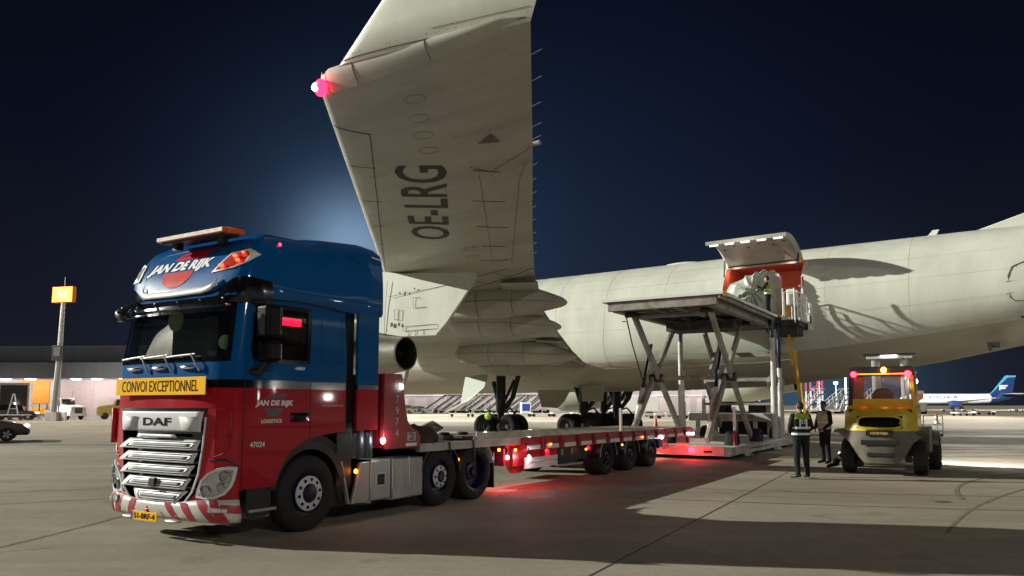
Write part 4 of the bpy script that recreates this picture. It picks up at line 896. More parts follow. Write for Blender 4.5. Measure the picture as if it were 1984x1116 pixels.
def fus(x, ph, off=0.0):
    """ph -90 bottom .. +90 top on the left side, 90..270 on the right"""
    c = math.cos(R(ph)); s = math.sin(R(ph))
    top = interp(x, [-42, -38, -34, -30, -12, -7, 40], [5.0, 8.6, 10.0, 10.1, 10.0, 9.0, 9.0])
    bot = interp(x, [-42, -38, -34, -20, 9, 14, 17.5, 21, 24, 30, 40], [4.2, 2.9, 2.5, 2.35, 2.45, 2.6, 3.0, 3.55, 4.15, 5.3, 7.4])
    w = interp(x, [-42, -38, -34, -30, 15, 24, 30, 40], [.6, 2.2, 3.0, 3.25, 3.25, 3.12, 2.5, .9])
    zc = 5.85 if x < 15 else lerp(5.85, 7.0, min(1, (x-15)/25)*.7)
    fair = max(0, min(1, (x+15)/6))*max(0, min(1, (11.5-x)/5))
    pw = lerp(1.0, .62, fair) if s < 0 else 1.0
    cc = math.copysign(abs(c)**pw, c); ww = w+(.45*fair*min(1, -s*1.8) if s < 0 else 0)
    r = (top-zc) if s > 0 else (zc-bot)
    return Vector((x, -(ww+off)*cc, zc+(r+off)*s))
DP0, DP1 = -14.2, 47.5
ph = sorted(set([round(v, 2) for v in frange(-90, 270, 60)]+[DP0, DP1]))
xs = sorted(set([-42, -40, -38, -36, -34, -32, -30, -26, -22, -18, -15, -13, -11, -9, -6, -3, 0, 3, 6, 7.5, 9, 10.5, 11.5, 12.5, 13.4, 14.3, 15.2, 16.0, 17, 18, 19, 20, 21, 22, 23, 24, 25.5, 27, 29, 31, 34, 37, 40]))
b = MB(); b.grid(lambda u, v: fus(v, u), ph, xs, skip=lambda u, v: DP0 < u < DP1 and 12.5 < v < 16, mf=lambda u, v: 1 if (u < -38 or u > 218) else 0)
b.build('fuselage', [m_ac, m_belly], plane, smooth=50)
fz = lambda x, z: fus(x, math.degrees(math.asin(max(-1, min(1, (z-5.85)/(3.15 if z > 5.85 else 3.3))))), .004)
b = MB()
def ln(pts, r=.012, mi=0): b.tube(pts, r, 4, mi)
for x in (-2, 3.5, 6.4, 9.6, 17.0, 20.2): ln([fus(x, p, .0) for p in frange(-40, 80, 40)], .004)
for z in (7.6, 6.65, 5.45, 4.2): ln([fz(x, z) for x in frange(2, 12.4, 6)], .003); ln([fz(x, z) for x in frange(16.1, 26, 8)], .003)
ln([fz(x, 8.25) for x in frange(3, 12, 6)], .003); ln([fz(x, 3.6) for x in frange(6, 26, 20)], .007)
ln([fus(x, interp(x, [2, 9, 14, 20], [-25, -45, -52, -56]), .004) for x in frange(2, 20, 24)], .008)
# rear passenger door outline
b.build('panel_seam', m_fseam, plane); b = MB()
dpt = [(23.60, 5.25), (23.58, 6.35), (23.72, 6.72), (24.1, 6.88), (25.0, 6.9)]; ln([fz(*p) for p in dpt], .028); ln([fz(23.6, 5.25), fz(23.75, 5.0), fz(24.4, 4.95)], .018); ln([fz(23.85, 5.0), fz(23.85, 6.75)], .015); ln([fz(23.5, 6.1), fz(25, 6.12)], .014); ln([fz(23.5, 5.5), fz(25, 5.5)], .012)
b.build('door_outline', m_wseam, plane)
b = MB(); b.box(23.9, 24.9, -3.30, -3.2, 4.93, 5.0); b.box(22.75, 23.15, -2.62, -2.2, 3.93, 4.12); b.box(22.78, 22.9, -2.7, -2.4, 3.8, 4.0); b.each('vent_outlet', m_dark, plane)
b = MB(); b.box(20.4, 20.95, -.03, .03, 9.0, 9.02); b.prism([(20.6, 9.0), (20.95, 9.0), (21.1, 9.28), (20.85, 9.28)], 'y', -.03, .03); b.build('antenna', m_white, plane)
b = MB(); b.ell((9.3, 0, 8.97), (1.1, .35, .16), 14, 8); b.build('antenna_dome', m_white, plane)
# fin
b = MB()
fin = [(22.2, 8.95), (24.2, 9.55), (26, 10.6), (35.2, 19.3), (38.6, 19.3), (36.6, 8.9)]
b.prism(fin, 'y', -.16, .16); b.build('tail_fin', m_ac, plane, bevel=.05)
for sg in (1, -1):
    b = MB(); b.add([(32, -sg*1.5, 6.9), (39, -sg*1.4, 6.9), (41.6, -sg*11, 8.3), (39.4, -sg*11, 8.3), (32, -sg*1.5, 7.2), (39, -sg*1.4, 7.0), (41.6, -sg*11, 8.4), (39.4, -sg*11, 8.45)], [(0,1,2,3), (4,5,6,7), (0,1,5,4), (1,2,6,5), (2,3,7,6), (3,0,4,7)]); b.build('stabiliser', m_ac, plane)
# wing
LEv = lambda l: 15.45-.83*(29.4-l)
TEv = lambda l: interp(l, [3, 6.65, 11, 15.3, 19.1, 22.4, 26, 29.3], [5.2, 6.6, 8.5, 10.45, 12.7, 14.84, 17.25, 19.42])
ZLv = lambda l: 6.6-.115*(29.5-l)
CL = [0, .004, .015, .04, .09, .16, .25, .4, .55, .7, .78, .9, 1.0]
LO_ = [.42, .30, .19, .10, .04, .01, 0, 0, .01, .03, .05, .09, .14]
UP_ = [.42, .54, .64, .76, .88, .95, 1.0, 1.0, .9, .68, .54, .33, .17]
TH = lambda l: interp(l, [3, 12, 20, 29.5], [1.5, .85, .62, .40])
def wingp(l, c, up=False, off=0.0):
    t = TH(l); x = lerp(LEv(l), TEv(l), c); k = interp(c, CL, UP_ if up else LO_)
    return Vector((x, -l, ZLv(l)+t*k+(off if up else -off)))
LS = [2.6, 4, 6.65, 9, 11, 13, 15.3, 17.2, 19.1, 21, 22.4, 24, 26, 28, 29.0, 29.3]
def wing(sg, full=True):
    b = MB(); m_ = lambda p: Vector((p.x, p.y*sg, p.z))
    b.grid(lambda l, c: m_(wingp(l, c)), LS, CL); b.grid(lambda l, c: m_(wingp(l, c, True)), LS, CL)
    b.grid(lambda l, v: m_(wingp(l, 1.0, v > .5)), LS, [0, 1])
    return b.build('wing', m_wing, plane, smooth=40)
w_l = wing(1); w_r = wing(-1)
def low(x, l, off=.004):
    c = (x-LEv(l))/(TEv(l)-LEv(l)); return wingp(l, min(1, max(0, c)), False, off)
# tip fairing and winglet
def tipf(c, v):
    """v 0..1 climbs from the wing lower edge to the winglet root"""
    p = wingp(29.3, c); t = v
    rise = .30*interp(c, [0, .1, .35, .7, 1], [.85, 1, 1, .55, .12]); zt = p.z+rise
    zl_ = p.z*(1-t)+zt*t
    return Vector((p.x+.05*t, p.y-.20*math.sin(t*math.pi/2)*interp(c, [0, .08, .9, 1], [.1, 1, 1, .35]), zl_))
b = MB(); b.grid(lambda c, v: tipf(c, v), CL, frange(0, 1, 5)); b.grid(lambda c, v: (lambda p, q: p.lerp(q, v))(tipf(c, 1), wingp(29.3, c, True)), CL, [0, .5, 1]); b.build('tip_fairing', m_wing, plane, smooth=60)
def wlet(c, h, side):
    """h 0..1 up the winglet; side -1 outboard face, +1 inboard"""
    le = Vector((16.02, -29.50, 6.86)).lerp(Vector((19.75, -30.28, 8.75)), h); te = Vector((19.46, -29.36, 6.60)).lerp(Vector((21.0, -30.22, 8.8)), h)
    p = le.lerp(te, c); th = .10*(1-.5*h)*math.sin(math.pi*min(1, c*1.0)**.55)+.002
    return p+Vector((0, side*th*.5, -side*th*.18))
b = MB()
for sd_ in (-1, 1): b.grid(lambda c, h: wlet(c, h, sd_), [0, .01, .03, .08, .2, .4, .6, .8, 1], frange(0, 1, 6))
b.grid(lambda c, s_: wlet(c, 1, s_), [0, .01, .03, .08, .2, .4, .6, .8, 1], [-1, 1]); b.grid(lambda c, s_: wlet(c, 0, s_), [0, .01, .03, .08, .2, .4, .6, .8, 1], [-1, 1])
wg = b.build('winglet', m_ac, plane, smooth=50)
b = MB()
ln([wlet(c, .02, -1)+Vector((0, -.01, 0)) for c in frange(.02, .98, 10)], .007); ln([wlet(c, .07, -1)+Vector((0, -.008, 0)) for c in frange(.5, .98, 6)], .004)
ln([tipf(.22, v)+Vector((0, -.006, 0)) for v in frange(0, 1, 5)], .006); ln([tipf(.58, v)+Vector((0, -.006, 0)) for v in frange(0, 1, 5)], .006); ln([tipf(.06, v)+Vector((0, -.006, 0)) for v in frange(0, 1, 5)], .006)
b.build('panel_seam', m_seam, wg)
random.seed(3); b = MB()
for k in range(30):
    p = wlet(random.uniform(.05, .98), .04, -1); b.ell(p+Vector((0, -.006, .02)), (.008, .004, .008), 6, 4)
b.build('rivets', m_seam, wg)
# underside seams
wb = MB(); b = wb
def sl(pts, r=.012, n=6):
    r *= .62
    out = []
    for i in range(len(pts)-1):
        for k in range(n): t = k/n; out.append(low(lerp(pts[i][0], pts[i+1][0], t), lerp(pts[i][1], pts[i+1][1], t)))
    out.append(low(*pts[-1])); b.tube(out, r, 4)
sl([(14.67, 28.46), (15.15, 27.99), (8.99, 21.4), (7.6, 19.9)], .016, 10)
for (x, l), (x2, l2) in (((13.5, 27.2), (14.15, 26.85)), ((12.1, 25.7), (12.9, 25.45)), ((10.9, 24.3), (11.75, 24.2)), ((9.95, 23.2), (10.6, 23.05)), ((9.1, 22.1), (9.75, 22.1))): sl([(x, l), (x2, l2)], .008)
sl([(15.84, 26.05), (16.05, 25.67), (17.38, 26.17)], .008); sl([(16.0, 26.0), (12.2, 20.4)], .006, 10)
sl([(16.9, 25.7), (16.3, 25.05), (12.75, 20.3)], .007, 10)
for (x, l), (x2, l2) in (((15.8, 25.9), (16.2, 25.55)), ((14.77, 24.61), (15.35, 24.2)), ((13.83, 23.22), (14.4, 22.8)), ((13.0, 21.95), (13.5, 21.6)), ((12.16, 20.95), (12.8, 20.6))): sl([(x, l), (x2, l2)], .014)
sl([(12.96, 19.54), (9.0, 18.2), (8.2, 18.6)], .02, 8); sl([(12.3, 19.9), (9.6, 19.3)], .012); sl([(17.0, 29.1), (19.2, 28.9)], .006) if False else None
for k, (x, l) in enumerate(((16.74, 28.55), (16.34, 28.03), (15.98, 27.52), (15.65, 27.0), (12.55, 21.9), (12.2, 21.3))): sl([(x+.2*math.cos(a), l+.13*math.sin(a)) for a in frange(0, 2*math.pi, 14)], .004, 1)
sl([(11.7, 19.75), (11.9, 19.0)], .01); sl([(10.4, 19.9), (10.9, 18.6)], .012)
b.build('panel_seam', m_wseam, w_l)
b = MB(); f = [low(16.61, 26.79, .01), low(17.04, 26.99, .01), low(17.0, 26.64, .01)]; b.add(f, [(0, 1, 2)]); b.build('flush_inlet', mat('inlet_shadow_brown', (.16, .145, .11), .8), w_l)
# registration
regs = MB()
c00, c10, c01, c11 = (12.57, 22.71), (15.50, 26.33), (11.76, 23.2), (14.55, 26.80)
def regf(u, v):
    x = lerp(lerp(c00[0], c10[0], u), lerp(c01[0], c11[0], u), v); l = lerp(lerp(c00[1], c10[1], u), lerp(c01[1], c11[1], u), v); return low(x, l, .006)
text('registration_lettering', 'OE-LRG', regf, mat('faded_black_lettering', (.018, .018, .020), .6, scale=1.2, var=.5, dirt=.35, dirtc=(.10, .10, .09)), w_l, bold=.012)
# static wicks
b = MB()
for l in (28.6, 28.0, 27.35, 26.75, 26.35, 25.4, 24.8, 24.2, 23.5, 22.8, 22.0, 21.3, 20.6): p = wingp(l, 1); L_ = .20 if l > 26 else .12; b.tube([p+Vector((0, 0, .03)), p+Vector((L_, -.03, .05))], .006, 4)
b.tube([wingp(26.2, .98)+Vector((0, 0, .02)), wingp(26.2, .98)+Vector((.25, 0, .03))], .045, 8)
b.each('static_wick', m_steel, w_l)
# navigation lamp
b = MB(); b.ell(wingp(29.3, .012)+Vector((.09, -.10, .02)), (.21, .11, .12), 14, 8, 0, Matrix.Rotation(R(-38), 3, 'Z')); nl = b.build('navigation_lamp', mat('lit_pink_red_lamp', (1.0, .012, .045), emis=7), plane)
b = MB(); b.ell(wingp(29.3, .012)+Vector((.10, -.20, .0)), (.10, .05, .07)); b.build('bulb', mat('hot_pink_bulb', (1.0, .5, .6), emis=20), nl)
plamp('lamp', wingp(29.3, 0)+Vector((-.05, -.40, -.02)), 6, (1, .02, .10), plane, .08)
# flap track fairings
def canoe(l, x0, z0, x1, z1, rv, rh, sg=1, name='flap_track_fairing', m=m_fair, pw=1.55):
    sb = MB()
    b = MB(); ts = frange(0, .9, 14)+[.93, .95, .965, .98, .99, 1.0]
    def F(a, t):
        k = max(.0, math.sin(math.pi*t**.62))**.6*(1 if t < .99 else 1); k = k if t < .5 else max(0.0, (1-((t-.5)/.5)**pw*.84)*(1 if t < .955 else math.sqrt(max(0, 1-((t-.955)/.045)**2))))
        x = lerp(x0, x1, t); z = lerp(z0, z1, t)+.12*math.sin(math.pi*t)
        return (x, sg*(-l)+rh*k*math.cos(a), z+rv*k*math.sin(a)*(1.0))
    b.grid(F, frange(0, 2*math.pi, 16)[:-1], ts, closed=True); o = b.build(name, m, plane, smooth=60)
    for t in (.34, .62): sb.tube([Vector(F(a, t))+Vector((0, -.004*sg, -.003)) for a in frange(0, 2*math.pi, 24)], .008, 4)
    sb.tube([Vector(F(math.pi*(1 if sg > 0 else 0)+.05, t))+Vector((0, -.004*sg, 0)) for t in frange(.08, .92, 12)], .006, 4)
    sb.build('fairing_seam', m_wseam, o); return o
for sg in (1, -1):
    canoe(18.0, 8.3, 5.0, 13.15, 4.72, .56, .32, sg); canoe(15.0, 6.0, 4.78, 11.1, 4.36, .54, .34, sg); canoe(10.0, 2.2, 4.05, 8.8, 3.72, .56, .40, sg, pw=2.3); canoe(7.0, 1.2, 3.62, 7.55, 3.36, .52, .40, sg, pw=2.3)
# drooped flaps
b = MB()
for l0, l1 in ((11.4, 19.0), (4.2, 10.6)):
    for dx, dz, ch in ((-1.25, -.12, 1.35),):
        def F(l, c): p = wingp(l, 1); return p+Vector((dx+ch*c, 0, dz-.10*c-.03))
        b.grid(F, frange(l0, l1, 4), [0, .5, 1]); b.grid(lambda l, c: F(l, c)+Vector((0, 0, .03+.05*math.sin(math.pi*c))), frange(l0, l1, 4), [0, .5, 1])
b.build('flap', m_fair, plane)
# pylons and engines
def engine(l, xe, ze, sg):
    ax = (-1, 0, 0)
    b = MB(); b.lathe([(.46, .0), (.50, .02), (.60, .75), (.70, 1.3), (.74, 1.6)], (xe, -sg*l, ze), ax, 32); b.lathe([(.46, 0), (.42, .02), (.42, .9), (.0001, 1.0)], (xe, -sg*l, ze), ax, 32, 1)
    b.lathe([(.0001, .1), (.12, .3), (.22, .9)], (xe, -sg*l, ze), ax, 20, 1); e_ = b.build('engine_nozzle', [m_eng, m_dark], plane)
    b = MB(); b.lathe([(.74, 1.5), (1.02, 1.9), (1.22, 3.2), (1.32, 4.6), (1.30, 5.4), (1.15, 5.7), (1.05, 5.6), (1.1, 5.0), (.0001, 4.8)], (xe, -sg*l, ze), ax, 36); b.build('engine_cowl', m_ac, plane, smooth=50)
for l, xe, ze in ((20.8, 9.33, 3.2), (11.7, .25, 2.55)):
    for sg in (1, -1): engine(l, xe, ze, sg)
    for sg in (1, -1):
        dx = xe-9.33; dz = ZLv(l)-ZLv(20.8)
        y = -sg*l; b = MB()
        b.prism([(p[0]+dx, p[1]+dz) for p in [(4.2, 4.1), (6.5, 5.6), (8.2, 5.72), (9.4, 5.55), (11.9 if l > 20 else 10.2, 5.35), (11.96 if l > 20 else 10.2, 5.2), (10.9 if l > 20 else 9.9, 4.0), (10.53 if l > 20 else 9.7, 3.66), (9.28, 3.68), (8.0, 3.9), (5.5, 4.0)]], 'y', y-.17, y+.17); b.v = [(vx, y+(vy-y)*(1 if vx < 9.0+dx else max(.12, 1-(vx-9.0-dx)/2.9)), vz) for vx, vy, vz in b.v]; py = b.build('engine_pylon', m_ac, plane, bevel=.04)
        if l > 20 and sg == 1:
            b = MB(); yy = y-.175
            for pts in ([(8.6, 3.8), (8.62, 4.6), (8.7, 5.4)], [(8.75, 4.9), (11.4, 5.1)], [(9.0, 4.2), (9.0, 4.5), (9.2, 4.5), (9.2, 4.2), (9.0, 4.2)], [(9.7, 4.55), (9.7, 4.8), (9.95, 4.8)], [(9.7, 4.5), (10.2, 4.5)], [(9.35, 3.98), (10.6, 3.98), (10.6, 3.85), (9.35, 3.85), (9.35, 3.98)], [(9.55, 3.85), (9.55, 3.7)], [(9.8, 3.85), (9.8, 3.7)], [(10.1, 3.85), (10.1, 3.7)]): b.tube([(x, yy, z) for x, z in pts], .007, 4)
            for x, z in ((9.2, 4.98), (9.4, 4.98), (9.75, 5.06)): b.disc((x, yy, z), (0, -1, 0), .03, 10)
            b.box(8.85, 8.95, yy-.005, yy, 4.0, 4.12); b.box(9.15, 9.22, yy-.005, yy, 4.0, 4.1); b.v = [(vx, y+(vy-y)*(1 if vx < 9.0 else max(.12, 1-(vx-9.0)/2.9)), vz) for vx, vy, vz in b.v]; b.build('pylon_fittings', m_seam, py)
# cargo door opening: frame, lining, upswung door
m_orange_red = mat('orange_red_lining', (.62, .11, .05), .5, var=.15, scale=1.5)
b = MB()
for x in (12.5, 16.0): b.grid(lambda p, d: fus(x, p)+Vector((0, d, 0)), frange(DP0, DP1, 6), [0, .5])
b.prism([(-2.6, 5.0), (.5, 5.0), (.5, 8.3), (-1.6, 8.3), (-2.6, 6.8)], 'x', 12.3, 12.42); b.prism([(-2.6, 5.0), (.5, 5.0), (.5, 8.3), (-1.6, 8.3), (-2.6, 6.8)], 'x', 16.1, 16.2); b.box(12.3, 16.2, .5, .6, 5.0, 8.3)
b.grid(lambda x, d: fus(x, DP1)+Vector((0, d, 0)), [12.5, 16], [0, 3.0]); b.build('door_frame', m_orange_red, plane)
b = MB(); b.grid(lambda x, d: fus(x, DP0)+Vector((0, d, 0)), [12.5, 16], [-.05, 3.5]); b.build('cargo_floor', m_steel, plane)
HG = fus(14, DP1)
b = MB()
def doorp(x, t, off=0.0):
    # arc that repeats the hull curve, hinged at its upper edge and swung up
    ph_ = lerp(DP1, DP0, t); p = fus(14, ph_, off); v = Vector((0, p.y-HG.y, p.z-HG.z)); a = R(-84)
    c_, s_ = math.cos(a), math.sin(a); return Vector((x, HG.y+v.y*c_-v.z*s_, HG.z+v.y*s_+v.z*c_))
ts = frange(0, .86, 10)
b.grid(lambda x, t: doorp(x, t, 0), [12.45, 13.6, 14.8, 15.95], ts, mf=lambda u, v: 0); b.grid(lambda x, t: doorp(x, t, -.16), [12.6, 13.6, 14.8, 15.8], ts, m=1)
for x in (12.45, 15.95): b.grid(lambda o, t: doorp(x+(.15 if x < 13 else -.15)*(o/.16 if o else 0)*1.0, t, -o), [0, .16], ts, m=0 if x < 13 else 2)
b.grid(lambda x, o: doorp(x, .86, -o), [12.45, 14, 15.95], [0, .16], m=2)
dr = b.build('cargo_door', [m_ac, mat('door_inner_skin', (.24, .20, .165), .6, var=.15), m_fair], plane, smooth=50)
b = MB()
for i in range(5): x = 12.62+.70*i; p = doorp(x+.2, .85, -.20); b.box(x, x+.38, p.y-.03, p.y+.03, p.z-.03, p.z+.03)
b.each('door_lamp', mat('lit_cool_strip', (.9, .9, 1.0), emis=1.5), dr)
b = MB()
for i in range(6): x = 12.8+.55*i; p = doorp(x, .45+.1*(i % 2), -.17); b.box(x, x+.1, p.y-.03, p.y+.03, p.z-.02, p.z+.02)
for x in (12.58, 15.9): b.tube([doorp(x, .2, -.2), Vector((x, -3.0, 7.6))], .04, 6)
b.tube([doorp(15.2, .1, -.18), doorp(15.4, .3, -.3), doorp(15.7, .1, -.3)], .02, 6); b.tube([doorp(12.6, .05, -.18), doorp(15.8, .05, -.18)], .03, 6)
b.each('latch', m_blk, dr)
# landing gear
def bogie(x, l, h=2.6, brace=1):
    g = bpy.data.objects.new('landing_gear', None); COL.objects.link(g); g.parent = plane; g.location = (x, -l, 0)
    for dx in (-.74, .74):
        for dy in (-.56, .56):
            b = MB(); ax = Vector((0, -1 if dy < 0 else 1, 0)); b.lathe([(.30, .0), (.34, .03), (.52, .03), (.60, -.03), (.625, -.12), (.625, -.30), (.60, -.39), (.5, -.44), (.3, -.42)], (dx, dy+(.0 if dy > 0 else 0), .625), ax, 30); w_ = b.build('tyre', MATS.get('aircraft_tyre') or mat('aircraft_tyre', (.010, .010, .010), .8, spec=.2, var=.3), g, smooth=50)
            b = MB(); b.lathe([(.30, .0), (.27, -.02), (.22, -.12), (.12, -.12), (.11, -.03), (.0001, -.03)], (dx, dy, .625), ax, 24); b.build('rim', mat('gear_grey', (.05, .05, .048), .5, m=.3) if 'gear_grey' not in MATS else MATS['gear_grey'], w_)
    b = MB(); b.box(-.5, .5, -.3, .3, .5, 1.0); b.tube([(-.8, 0, .62), (.8, 0, .62)], .17, 10); b.tube([(-.74, -.5, .62), (-.74, .5, .62)], .08, 8); b.tube([(.74, -.5, .62), (.74, .5, .62)], .08, 8)
    b.tube([(0, 0, .6), (0, 0, 1.5)], .17, 12); b.tube([(0, 0, 1.3), (0, 0, h+.8)], .25, 12); b.tube([(.05, 0, 1.3), (.75, 0, 2.1), (1.1, 0, h+.6)], .13, 8); b.tube([(-.05, .05, 1.35), (-.55, .1, h+.3)], .12, 8); b.tube([(.1, .2, 1.9), (.5, .5, h+.4)], .08, 8)
    b.tube([(.2, -.1, 1.4), (.7, -.15, 1.55), (1.1, -.1, 1.1), (1.2, -.1, .8)], .05, 6); b.tube([(-.2, -.1, 1.0), (-.6, -.1, 1.15), (-.9, -.1, .8)], .03, 6)
    b.build('gear_strut', m_blk, g)
    return g
g1 = bogie(1.6, 5.5); bogie(4.4, 1.9, 2.4, 2); bogie(4.4, -1.9, 2.4, 2); bogie(1.6, -5.5)
b = MB(); b.ell((-.25, -.75, 1.15), (.22, .12, .2), 10, 6); b.build('safety_cover', mat('lime_cover', (.45, .60, .05), .6), g1)
def plate(name, pts, m, th=.04):
    b = MB(); b.add(pts, [tuple(range(len(pts)))]); return b.build(name, m, plane, thick=th, smooth=0)
mg_ = mat('pale_green_door', (.44, .50, .44), .5, var=.1)
plate('gear_door', [(-.25, -6.1, 3.15), (1.25, -6.1, 3.3), (1.15, -6.3, 2.6), (.3, -6.5, 1.9), (-.25, -6.5, 1.75)], mg_)
plate('gear_door', [(-.25, -6.45, 1.8), (.35, -6.45, 1.95), (-.4, -6.9, 1.45), (-1.2, -6.9, 1.25)], m_fair)
plate('gear_door', [(2.2, -3.0, 2.5), (4.2, -2.9, 2.5), (4.0, -3.2, 1.9), (3.6, -3.2, 1.55), (2.6, -3.2, 1.6)], m_belly)
plate('gear_door', [(4.7, -2.7, 2.7), (6.1, -2.7, 2.7), (6.1, -2.9, 1.9), (4.9, -2.9, 1.9)], m_belly)
b = MB(); b.ell((-2, -2.9, 2.42), (.12, .1, .05)); b.build('belly_lamp', mat('pale_lit_lamp', (1, .95, .8), emis=1.5), plane)
nose = bogie(-32, 0, 2.2); 

# ================================================================== WRAPPED CARGO IN THE DOORWAY
def wrapc():
    from mathutils import noise
    b = MB(); nu, nv = 120, 46; vs = []
    kn = Vector((.25, -1.25, 1.55))
    for j in range(nv+1):
        v = j/nv; th = math.pi/2*v
        for i in range(nu):
            p = 2*math.pi*i/nu
            rr = (math.cos(th)**.38)*(1+.10*math.sin(2*p+.6)+.05*math.sin(3*p+2))
            q = Vector((1.62*rr*math.cos(p)-.22*(1-v)*-math.cos(p)*.6+.18*v, 1.30*rr*math.sin(p), 2.5*(math.sin(th)**.72)*(1-.16*max(0, -math.cos(p))*(1-v*.3))))
            nrm = Vector((q.x, q.y*1.3, max(0, q.z-1.0))).normalized(); d = q-kn; ang = math.atan2(d.z, d.x); dist = d.length
            crease = (1-abs(math.sin(ang*6.5+noise.noise(q*1.1)*1.6)))**2*math.exp(-dist*.55)*.24+(1-abs(noise.noise(Vector((q.x*2.2, q.y*2.2, q.z*.9)))*2))*.045+noise.noise(q*5)*.02
            if q.y > .3: crease *= .3
            w = q+nrm*(crease-.08); w.x = (w.x if w.x < 0 else w.x*.55)+.42*v-.15; vs.append(w)
    b.add(vs, [(j*nu+i, j*nu+(i+1) % nu, (j+1)*nu+(i+1) % nu, (j+1)*nu+i) for j in range(nv) for i in range(nu)])
    o = b.build('wrapped_cargo', mat('pale_green_tarp', (.37, .41, .35), .34, scale=3, var=.2, bump=.4, dirt=.4, dirtc=(.2, .23, .18)), None, smooth=50)
    return o
wc = wrapc(); wc.rotation_euler = (0, 0, PRZ); wc.location = PO+Matrix.Rotation(PRZ, 3, 'Z') @ Vector((14.2, -3.2, 5.12)); tag(wc, 'large load wrapped in pale green creased tarpaulin standing in the open cargo doorway', 'wrapped cargo')
dl = plamp('lamp', PO+Matrix.Rotation(PRZ, 3, 'Z') @ Vector((14.2, -5.2, 8.1)), 22, (1, .93, .85), None, .3)
dl.name = 'door_light'
dl2 = plamp('lamp', PO+Matrix.Rotation(PRZ, 3, 'Z') @ Vector((15.5, -2.3, 7.9)), 16, (1, .9, .8), None, .2); dl2.name = 'door_light'
dl3 = plamp('lamp', PO+Matrix.Rotation(PRZ, 3, 'Z') @ Vector((12.9, -2.3, 7.9)), 14, (1, .9, .8), None, .2); dl3.name = 'door_light'
